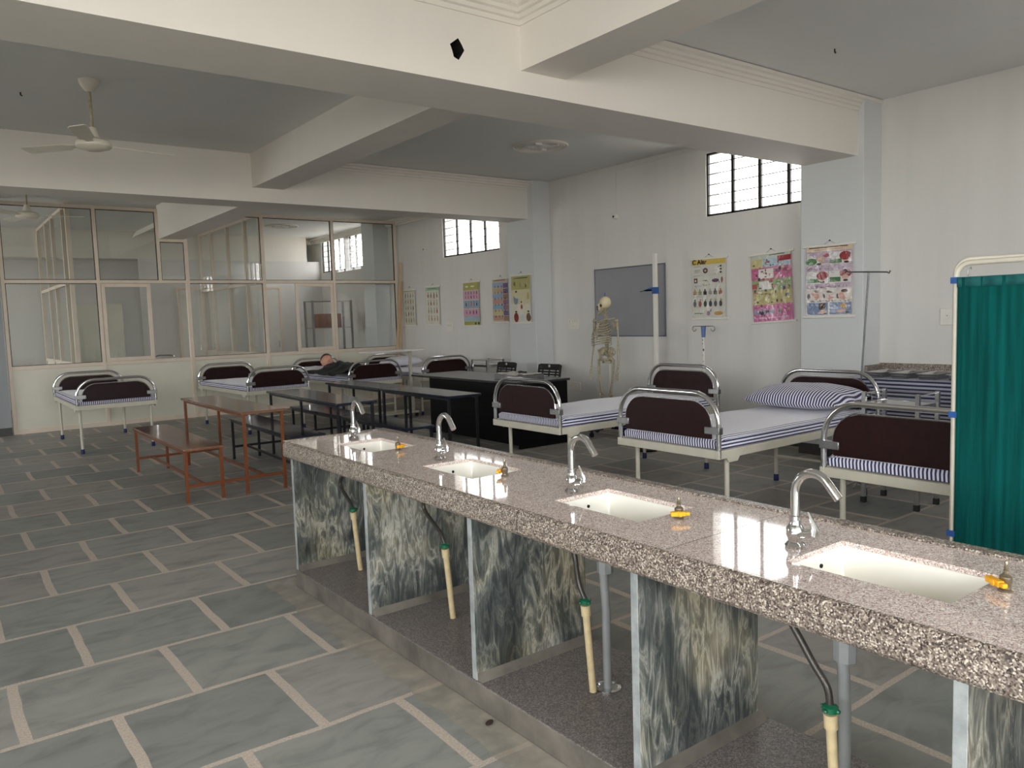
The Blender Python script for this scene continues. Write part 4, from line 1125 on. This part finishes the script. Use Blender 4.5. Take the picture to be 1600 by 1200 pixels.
# chart 1: cream sheet, yellow band, rows of small items
sh = [('r', (226, 188, 52), .03, .90, .97, .985)]
for (v, k) in ((.80, 0), (.65, 1), (.48, 2), (.30, 3), (.13, 4)):
    sh += lines(.08, .35, v+.075, 2, GY)
sh += [('e', (84, 50, 48), .42, .80, .07, .045), ('e', (190, 160, 150), .42, .80, .035, .02), ('e', (214, 214, 206), .72, .80, .07, .06)]
for v in (.86, .81, .76): sh.append(('e', (62, 56, 52), .85, v, .03, .016))
sh += lines(.10, .30, .82, 5, GY)
sh += [('r', (96, 52, 50), .10, .60, .20, .68), ('r', (120, 150, 96), .36, .63, .48, .645), ('e', (96, 60, 96), .70, .63, .10, .03), ('e', (156, 90, 84), .88, .64, .03, .045), ('e', (220, 212, 196), .15, .64, .02, .025)]
for i, c in enumerate(((190, 140, 70), (150, 152, 90), (44, 44, 42), (150, 156, 140), (90, 88, 80), (170, 96, 70))):
    u = .12+i*.145; sh += [('r', c, u-.045, .40, u+.045, .46), ('e', c, u, .47, .02, .03)]
for i, c in enumerate(((90, 96, 110), (170, 90, 80), (50, 66, 60), (60, 64, 90), (74, 80, 74), (66, 64, 60))):
    u = .12+i*.145; sh += [('e', c, u, .25, .045, .05), ('e', (180, 140, 120), u+.01, .315, .022, .018)]
sh += [('r', (112, 140, 120), .10, .085, .36, .10), ('e', (170, 130, 150), .50, .09, .05, .04), ('e', (216, 150, 60), .78, .09, .12, .035)]
sh += bits(46, ((120, 116, 108), (90, 84, 80), (160, 110, 90), (170, 166, 150)), .08, .05, .92, .86, .014)
poster(7.499, 5.752, 6.272, 1.40, 2.113, (212, 208, 194), sh, 'wall chart with yellow heading band, right of the whiteboard', [('C Alar', .05, .912, .078, (40, 24, 14))])
# chart 2: pink and multi coloured
sh = [('r', (196, 202, 186), .03, .93, .97, .985), ('r', (206, 192, 120), .03, .80, .30, .93), ('r', (160, 190, 204), .30, .80, .97, .93), ('r', (190, 36, 46), .66, .87, .97, .945),
      ('e', (150, 50, 74), .40, .88, .07, .04), ('r', (206, 84, 138), .03, .62, .97, .80), ('r', (150, 176, 108), .03, .46, .97, .62), ('r', (196, 182, 104), .03, .26, .97, .46), ('r', (208, 92, 150), .03, .02, .97, .26),
      ('r', (146, 150, 176), .05, .12, .70, .19), ('r', (196, 60, 60), .03, .50, .15, .57), ('r', (226, 220, 210), .2, .64, .55, .78), ('r', (220, 216, 204), .2, .48, .5, .60)]
for i in range(16):
    sh.append(('e', rr.choice(((120, 60, 90), (60, 60, 80), (180, 90, 60), (196, 150, 128), (90, 46, 60), (180, 60, 70))), .1+.8*rr.random(), .08+.74*rr.random(), .03+.02*rr.random(), .015+.02*rr.random()))
sh += lines(.55, .9, .76, 4, (90, 50, 80)); sh += lines(.6, .9, .58, 3, (70, 90, 60)); sh += lines(.2, .6, .42, 2, (90, 80, 50)); sh += lines(.08, .9, .07, 2, (240, 200, 220)); sh += lines(.45, .9, .965, 1, (70, 90, 70), hh=.012)
sh += bits(90, ((120, 60, 90), (60, 60, 80), (200, 150, 128), (96, 110, 80), (220, 214, 206), (170, 60, 70), (230, 190, 210)), .06, .06, .94, .9, .022)
poster(7.499, 4.88, 5.41, 1.35, 2.105, (214, 140, 170), sh, 'glossy pink and green wall chart hanging slightly askew under the high window', sk_=-.05)
# chart 3: resuscitation pictures
sh = [('r', (226, 196, 160), .03, .92, .97, .985), ('r', (188, 160, 182), .03, .40, .97, .92)]
for u0, v0 in ((.05, .73), (.51, .73), (.05, .47), (.51, .47)):
    sh += [('r', (214, 210, 206), u0, v0, u0+.44, v0+.17)]
    sh += lines(u0+.02, u0+.14, v0+.155, 2, GY)
sh += [('e', (70, 130, 66), .14, .78, .12, .05), ('e', (214, 168, 140), .32, .80, .10, .05), ('e', (190, 60, 70), .44, .86, .06, .03), ('e', (60, 40, 36), .30, .745, .05, .016),
       ('r', (70, 130, 66), .52, .745, .76, .80), ('e', (164, 40, 48), .83, .84, .12, .06), ('e', (214, 160, 140), .84, .80, .07, .04), ('e', (60, 36, 34), .85, .75, .05, .015),
       ('r', (70, 130, 66), .06, .485, .32, .54), ('e', (164, 40, 48), .37, .58, .12, .06), ('e', (214, 160, 140), .36, .53, .07, .035), ('e', (56, 36, 34), .37, .49, .05, .015),
       ('r', (70, 130, 66), .52, .485, .74, .55), ('e', (164, 40, 48), .84, .59, .12, .06), ('e', (214, 160, 140), .83, .545, .07, .035), ('e', (56, 36, 34), .84, .50, .05, .015)]
sh += [('r', (212, 200, 190), .03, .22, .97, .39)]
for u in (.20, .50, .80): sh += [('e', (214, 150, 128), u, .29, .11, .055), ('e', (88, 52, 46), u+.02, .355, .07, .022), ('e', (60, 44, 40), u-.11, .29, .035, .04)]
sh += [('r', (110, 132, 176), .05, .03, .48, .20), ('r', (120, 138, 176), .52, .03, .96, .20), ('e', (214, 160, 134), .34, .07, .11, .03), ('r', (84, 56, 40), .30, .10, .44, .19), ('e', (50, 40, 34), .42, .05, .045, .015), ('e', (216, 160, 132), .78, .07, .13, .03), ('e', (216, 150, 60), .84, .15, .11, .035), ('e', (50, 40, 34), .88, .055, .04, .014)]
sh += lines(.08, .9, .965, 1, (110, 70, 50), hh=.014); sh += lines(.2, .8, .94, 1, (150, 110, 80), hh=.006)
sh += bits(40, ((150, 120, 140), (110, 90, 90), (170, 150, 140)), .08, .21, .92, .23, .012)+bits(30, ((150, 120, 140), (120, 96, 110)), .08, .405, .92, .44, .012)+bits(30, ((150, 120, 140), (120, 96, 110)), .08, .66, .92, .70, .012)
poster(XC-.001, 4.02, 4.54, 1.40, 2.10, (216, 206, 200), sh, 'first aid wall chart with red and green figures on the column face')
# small charts on the far wall
def figs(n, m, cols, v0, v1, u0=.1, u1=.9, su=.03, sv=.03):
    o = []
    for j in range(m):
        for i in range(n):
            u = u0+(u1-u0)*(i+.5)/n; v = v0+(v1-v0)*(j+.5)/m; c = rr.choice(cols)
            o += [('e', c, u+.01*rr.random(), v, su*(.7+.6*rr.random()), sv*(.8+.5*rr.random())), ('e', (70, 50, 44), u, v+sv*1.25, su*.45, sv*.35)]
    return o
sh = [('r', (150, 160, 110), .05, .94, .95, .96)]+figs(4, 5, ((150, 120, 70), (110, 110, 80), (180, 120, 90), (90, 70, 60)), .06, .90, sv=.05)
poster(7.499, 12.88, 13.34, 1.39, 2.08, (206, 204, 180), sh, 'cream wall chart of small figures closest to the leaning planks')
sh = [('r', (150, 190, 150), .03, .90, .97, .985)]+figs(4, 4, ((190, 120, 90), (140, 150, 100), (170, 90, 70), (120, 110, 80)), .06, .86, sv=.06, su=.04)+lines(.15, .8, .945, 1, (60, 110, 70), hh=.014)
poster(7.499, 12.02, 12.51, 1.39, 2.09, (214, 208, 186), sh, 'cream wall chart with pale green heading', sk_=.01)
sh = [('r', (176, 170, 72), .03, .82, .97, .985), ('r', (206, 150, 176), .03, .60, .97, .80), ('r', (130, 160, 196), .03, .40, .97, .58), ('r', (214, 140, 170), .03, .22, .97, .38), ('r', (150, 176, 190), .03, .10, .97, .22), ('r', (176, 170, 60), .03, .02, .97, .10)]
sh += figs(5, 2, ((60, 60, 70), (170, 70, 80), (60, 80, 120)), .60, .80, sv=.03)+figs(5, 1, ((40, 60, 60), (190, 110, 80)), .42, .56, sv=.05)+figs(4, 1, ((120, 50, 80), (60, 50, 100)), .25, .36, sv=.035)
sh += [('e', (230, 226, 190), .25, .9, .09, .02), ('e', (230, 226, 190), .6, .9, .12, .02), ('e', (40, 60, 40), .72, .055, .05, .03), ('e', (40, 60, 40), .9, .055, .05, .03)]
poster(7.499, 10.76, 11.26, 1.365, 2.105, (206, 196, 150), sh, 'wall chart with pink and blue bands between olive strips')
sh = []
for i, c in enumerate(((150, 176, 210), (200, 172, 130), (140, 170, 206), (206, 150, 130), (130, 168, 206), (206, 190, 130), (206, 150, 120))):
    v = .80-i*.125; sh += [('r', c, .04, v, .66, v+.11), ('r', rr.choice(((150, 110, 130), (110, 90, 150), (170, 120, 100))), .68, v-.02, .97, v+.09)]
sh += figs(4, 6, ((60, 50, 60), (170, 90, 70), (70, 90, 140)), .06, .88, sv=.02)+lines(.1, .9, .95, 1, (150, 90, 70), hh=.02)
poster(7.499, 9.96, 10.40, 1.415, 2.115, (206, 190, 170), sh, 'wall chart in blue and orange bands, partly behind the column')
sh = [('r', (186, 176, 96), .04, .70, .96, .985), ('r', (214, 204, 150), .04, .40, .96, .70)]+lines(.15, .85, .93, 1, (60, 90, 60), hh=.02)
sh += [('e', c, u, .80, .05, .075) for c, u in (((120, 100, 60), .2), ((150, 130, 110), .45), ((150, 110, 70), .75))]
sh += [('e', (120, 140, 170), .25, .52, .12, .13), ('e', (60, 44, 40), .28, .66, .05, .02), ('e', (196, 170, 90), .85, .5, .06, .14), ('e', (170, 30, 50), .52, .34, .05, .05), ('e', (150, 30, 40), .25, .12, .12, .10), ('e', (120, 80, 60), .85, .12, .12, .09), ('e', (200, 204, 210), .55, .12, .13, .07), ('e', (50, 40, 40), .52, .44, .03, .02), ('e', (50, 40, 40), .25, .24, .05, .02), ('e', (50, 40, 40), .85, .24, .05, .02)]
poster(XC-.001, 8.98, 9.47, 1.40, 2.11, (220, 212, 190), sh, 'wall chart of a family scene on the far column')

# ------------------------------------------------------------------ electrical bits on the wall
def plate(x, y0, y1, z0, z1, label, rockers, name='switch_board'):
    r = empty(name, (x, (y0+y1)/2, (z0+z1)/2), 0, label, 'switch board', 'switch boards on the wall')
    MB().box(-.014, 0, -(y1-y0)/2, (y1-y0)/2, -(z1-z0)/2, (z1-z0)/2).build('back_plate', 'white', r, bevel=.004)
    for (u, v) in rockers:
        k = MB().box(-.02, -.013, u-.016, u+.016, v-.02, v+.02).build('rocker', 'white', r, bevel=.003)
        MB().box(-.0215, -.0195, u-.003, u+.003, v+.004, v+.012).build('marker', 'dark', k)
plate(7.499, 8.31, 8.55, 1.285, 1.442, 'white switch board on the wall left of the whiteboard', [(-.08, .035), (-.03, .035), (.02, .035), (.07, .035), (0, -.035)])
plate(7.499, 11.645, 11.84, 1.27, 1.44, 'white switch board between two wall charts of the far wall', [(-.05, .03), (0, .03), (.05, .03)])
plate(7.499, 3.12, 3.37, 1.295, 1.45, 'white socket board beside the green screen', [(-.04, .035), (-.04, -.035), (.06, 0)])
plate(7.499, 8.32, 8.57, .41, .53, 'low socket board near the floor by the skeleton', [(-.05, 0), (.05, 0)])
for y, z, l, up_ in ((7.53, 2.78, 'small round white wall lamp holder hanging from a cable above the whiteboard', True), (12.45, 2.775, 'small round white lamp holder high on the wall above the cream charts', False)):
    r = empty('lamp_socket', (7.499, y, z), 0, l, 'lamp holder', 'round lamp holders on the wall')
    MB().lathe([(.035, 0), (.035, -.02), (.028, -.045), (.018, -.05)], n=18, axis='X').build('holder_body', 'white', r, smooth=True)
    MB().lathe([(.013, -.051), (.013, -.056)], (0, .012, 0), 12, axis='X').build('lens', 'dark', r)
    if up_:
        b = MB(); b.tube([(-.006, 0, .03), (-.006, 0, .60)], .004, 6); b.tube([(-.006, 0, .60), (-.006, -1.35, .625)], .004, 6); b.build('cable', 'white', r)
for y, z in ((8.40, 2.31),):
    tag(MB().tube([(7.5, y, z-.02), (7.47, y, z-.02), (7.465, y, z+.02)], .006, 8).build('wall_hook', 'white', smooth=True), 'tiny white hook alone on the wall above the switch board', 'hook')

# ------------------------------------------------------------------ planks, rack, leaf
for (y, x0, x1, z, l) in ((13.34, 7.19, 7.43, 2.60, 'long pale plank leaning in the corner by the glazed partition, taller one'), (13.40, 7.34, 7.455, 2.25, 'shorter pale plank leaning behind the tall one in the corner')):
    b = MB(); dd = Vector((x1-x0, 0, z)).normalized()
    b.prism([(0, 0), (.035, 0), (.035, z), (0, z)], (lambda x0, x1, y, z: lambda u, v, t: (x0+(x1-x0)*v/z+u, t, v))(x0, x1, y, z), y-.025, y+.01)
    tag(b.build('leaning_plank', 'plank'), l, 'plank', 'planks leaning in the corner')
rk = empty('storage_rack', (6.75, 15.2, 0), 0, 'grey metal rack seen through the glass of the far room', 'rack')
for x in (-.42, .42):
    for y in (-.2, .2): MB().box(x-.018, x+.018, y-.018, y+.018, 0, 1.95).build('upright', 'steeldull', rk)
for z in (.3, .85, 1.4, 1.94): MB().box(-.42, .42, -.2, .2, z-.012, z).build('shelf', 'steeldull', rk)
o = MB().box(6.45, 6.95, 15.02, 15.36, 1.402, 1.68).build('carton', 'boxbrown', bevel=.004); tag(o, 'brown carton on the rack behind the glass', 'box')
for i_, (x0, x1) in enumerate(((4.35, 4.75), (4.98, 5.44), (5.86, 6.45))):
    d_ = empty('door_%d' % (i_+1), (0, 0, 0), kind='structure')
    MB().box(x0, x1, 17.13, 17.165, .02, 2.28).build('door_leaf', 'white', d_, bevel=.003)
    b = MB(); b.box(x0-.05, x0, 17.12, 17.18, 0, 2.33); b.box(x1, x1+.05, 17.12, 17.18, 0, 2.33); b.box(x0, x1, 17.12, 17.18, 2.28, 2.33); b.build('door_frame', 'alu', d_)
    MB().tube([(x1-.06, 17.12, 1.0), (x1-.06, 17.08, 1.0), (x1-.06, 17.08, 1.12), (x1-.06, 17.12, 1.12)], .008, 8).build('door_handle', 'steel', d_, smooth=True)
b = MB(); b.box(3.6, 7.5, 17.185, 17.2, 0, 2.9); S(b.build('wall_door_screen', 'wall'))
b = MB(); b.box(2.1, 3.2, 16.9, 17.18, 0, 2.0); o = b.build('filing_cabinet', 'lam', bevel=.006); tag(o, 'pale cabinet at the back of the darker glazed room', 'cabinet')
b = MB(); b.ball((1.565, 2.285, .008), (.022, .012, .007), 10, Matrix.Rotation(.4, 3, 'Z')); tag(b.build('dead_leaf', 'mud', smooth=True), 'small dark dry leaf on the floor by the counter plinth', 'leaf')

# floor pan under the desk row
o = MB().lathe([(.11, 0), (.13, .018), (.125, .02), (.105, .004)], (6.22, 5.85, 0), 20).build('floor_dish', 'dark', smooth=True); tag(o, 'dark shallow dish on the floor below the near row of beds', 'dish')

# ------------------------------------------------------------------ ceiling things
def rose(x, y, label, r=.31):
    ro = empty('ceiling_rose', (x, y, CZ), 0, label, 'ceiling rose', 'plaster ceiling roses')
    b = MB()
    for R, t in ((r, .016), (r-.035, .012), (r-.065, .012)): b.tube([(R*math.cos(a), R*math.sin(a), -.004) for a in [2*PI*k/48 for k in range(49)]], t, 8, cap=False)
    b.build('outer_ring', 'beam', ro, smooth=True)
    b = MB(); b.lathe([(.07, 0), (.07, -.012), (.05, -.02), (.03, -.03), (.02, -.034)], n=24)
    for k in range(4):
        a = k*PI/2+.4; b.tube([(.06*math.cos(a), .06*math.sin(a), -.004), (.14*math.cos(a+.5), .14*math.sin(a+.5), -.006), (.22*math.cos(a+.2), .22*math.sin(a+.2), -.004)], .02, 8)
    b.build('centre_boss', 'beam', ro, smooth=True)
rose(5.86, 7.10, 'round plaster ceiling rose in the bay before the high window')
rose(5.9, 15.3, 'round plaster ceiling rose seen through the glazed partition')
def make_fan():
    r = empty('ceiling_fan', (0, 0, 0))
    MB().lathe([(.075, 0), (.075, -.012), (.06, -.05), (.03, -.085), (.018, -.09)], n=24).build('canopy', 'fan', r, smooth=True)
    MB().tube([(0, 0, -.07), (0, 0, -.40)], .0125, 12).build('down_rod', 'fanrod', r, smooth=True)
    MB().lathe([(.016, -.36), (.03, -.365), (.05, -.43), (.055, -.44), (.05, -.445), (.11, -.46), (.125, -.475), (.125, -.487), (.13, -.489), (.13, -.51), (.118, -.522), (.06, -.54), (.03, -.542)], n=32).build('motor_housing', 'fan', r, smooth=True)
    for k in range(3):
        a = k*2*PI/3; R = Matrix.Rotation(a, 3, 'Z') @ Matrix.Rotation(math.radians(11), 3, 'X')
        b = MB(); P = [(.12, -.022), (.20, -.03), (.24, -.058), (.60, -.066), (.63, -.05), (.63, .05), (.60, .062), (.24, .05), (.20, .03), (.12, .022)]
        b.prism(P, lambda u, v, t: tuple(R @ Vector((u, v, t))+Vector((0, 0, -.495))), -.003, .003)
        b.build('blade', 'fan', r, bevel=.002)
    return r
f0 = make_fan(); f0.location = (1.2, 6.98, CZ); f0.rotation_euler = (0, 0, .20); tag(f0, 'cream ceiling fan hanging in the dark bay between the two big beams', 'fan', 'three blade ceiling fans')
f1 = copy_tree(f0); f1.location = (1.18, 11.55, CZ); f1.rotation_euler = (0, 0, -.25); tag(f1, 'cream ceiling fan hanging before the glazed partition', 'fan', 'three blade ceiling fans')
for x, y, l in ((5.71, 3.37, 'small dark hook in the ceiling of the bay above the near beds'), (.80, 7.6, 'small dark hook in the ceiling beside the nearer fan')):
    b = MB(); b.tube([(x, y, CZ), (x, y, CZ-.02), (x+.012, y, CZ-.028)], .006, 8); tag(b.build('ceiling_hook', 'dark', smooth=True), l, 'hook')

# ------------------------------------------------------------------ daylight
w = bpy.data.worlds.new('world'); scn.world = w; w.use_nodes = True; nt = w.node_tree
bg = nt.nodes['Background']
tc = nt.nodes.new('ShaderNodeTexCoord'); sp = nt.nodes.new('ShaderNodeSeparateXYZ'); nt.links.new(tc.outputs['Generated'], sp.inputs[0])
z01 = math_n(nt, 'ADD', math_n(nt, 'MULTIPLY', sp.outputs[2], .5), .5)
c = ramp(nt, z01, [(.0, (.50, .485, .46)), (.485, (.64, .62, .59)), (.515, (.95, .95, .96)), (1, (.80, .88, 1.0))])
nt.links.new(c, bg.inputs[0]); bg.inputs[1].default_value = 6.5
def portal(loc, rot, sx, sy):
    l = bpy.data.lights.new('window_portal', 'AREA'); l.shape = 'RECTANGLE'; l.size = sx; l.size_y = sy; l.cycles.is_portal = True
    o = bpy.data.objects.new('window_portal', l); COL.objects.link(o); o.location = loc; o.rotation_euler = rot
for l, h_, z0, z1 in WIN_R: portal((XW+.26, (l+h_)/2, (z0+z1)/2), (0, PI/2, 0), z1-z0, h_-l)
for l, h_, z0, z1 in BACK: portal(((l+h_)/2, YB-.26, (z0+z1)/2), (PI/2, 0, 0), h_-l, z1-z0)
for l, h_, z0, z1 in LEFT: portal((XL-.26, (l+h_)/2, (z0+z1)/2), (0, -PI/2, 0), z1-z0, h_-l)
scn.view_settings.view_transform = 'Standard'; scn.view_settings.look = 'None'
scn.view_settings.gamma = 1; scn.view_settings.use_curve_mapping = False
scn.view_settings.exposure = 1.56
scn.cycles.use_denoising = True
scn.cycles.max_bounces = 10; scn.cycles.diffuse_bounces = 6; scn.cycles.glossy_bounces = 5; scn.cycles.transparent_max_bounces = 16
scn.cycles.sample_clamp_indirect = 6
scn.cycles.caustics_reflective = False; scn.cycles.caustics_refractive = False
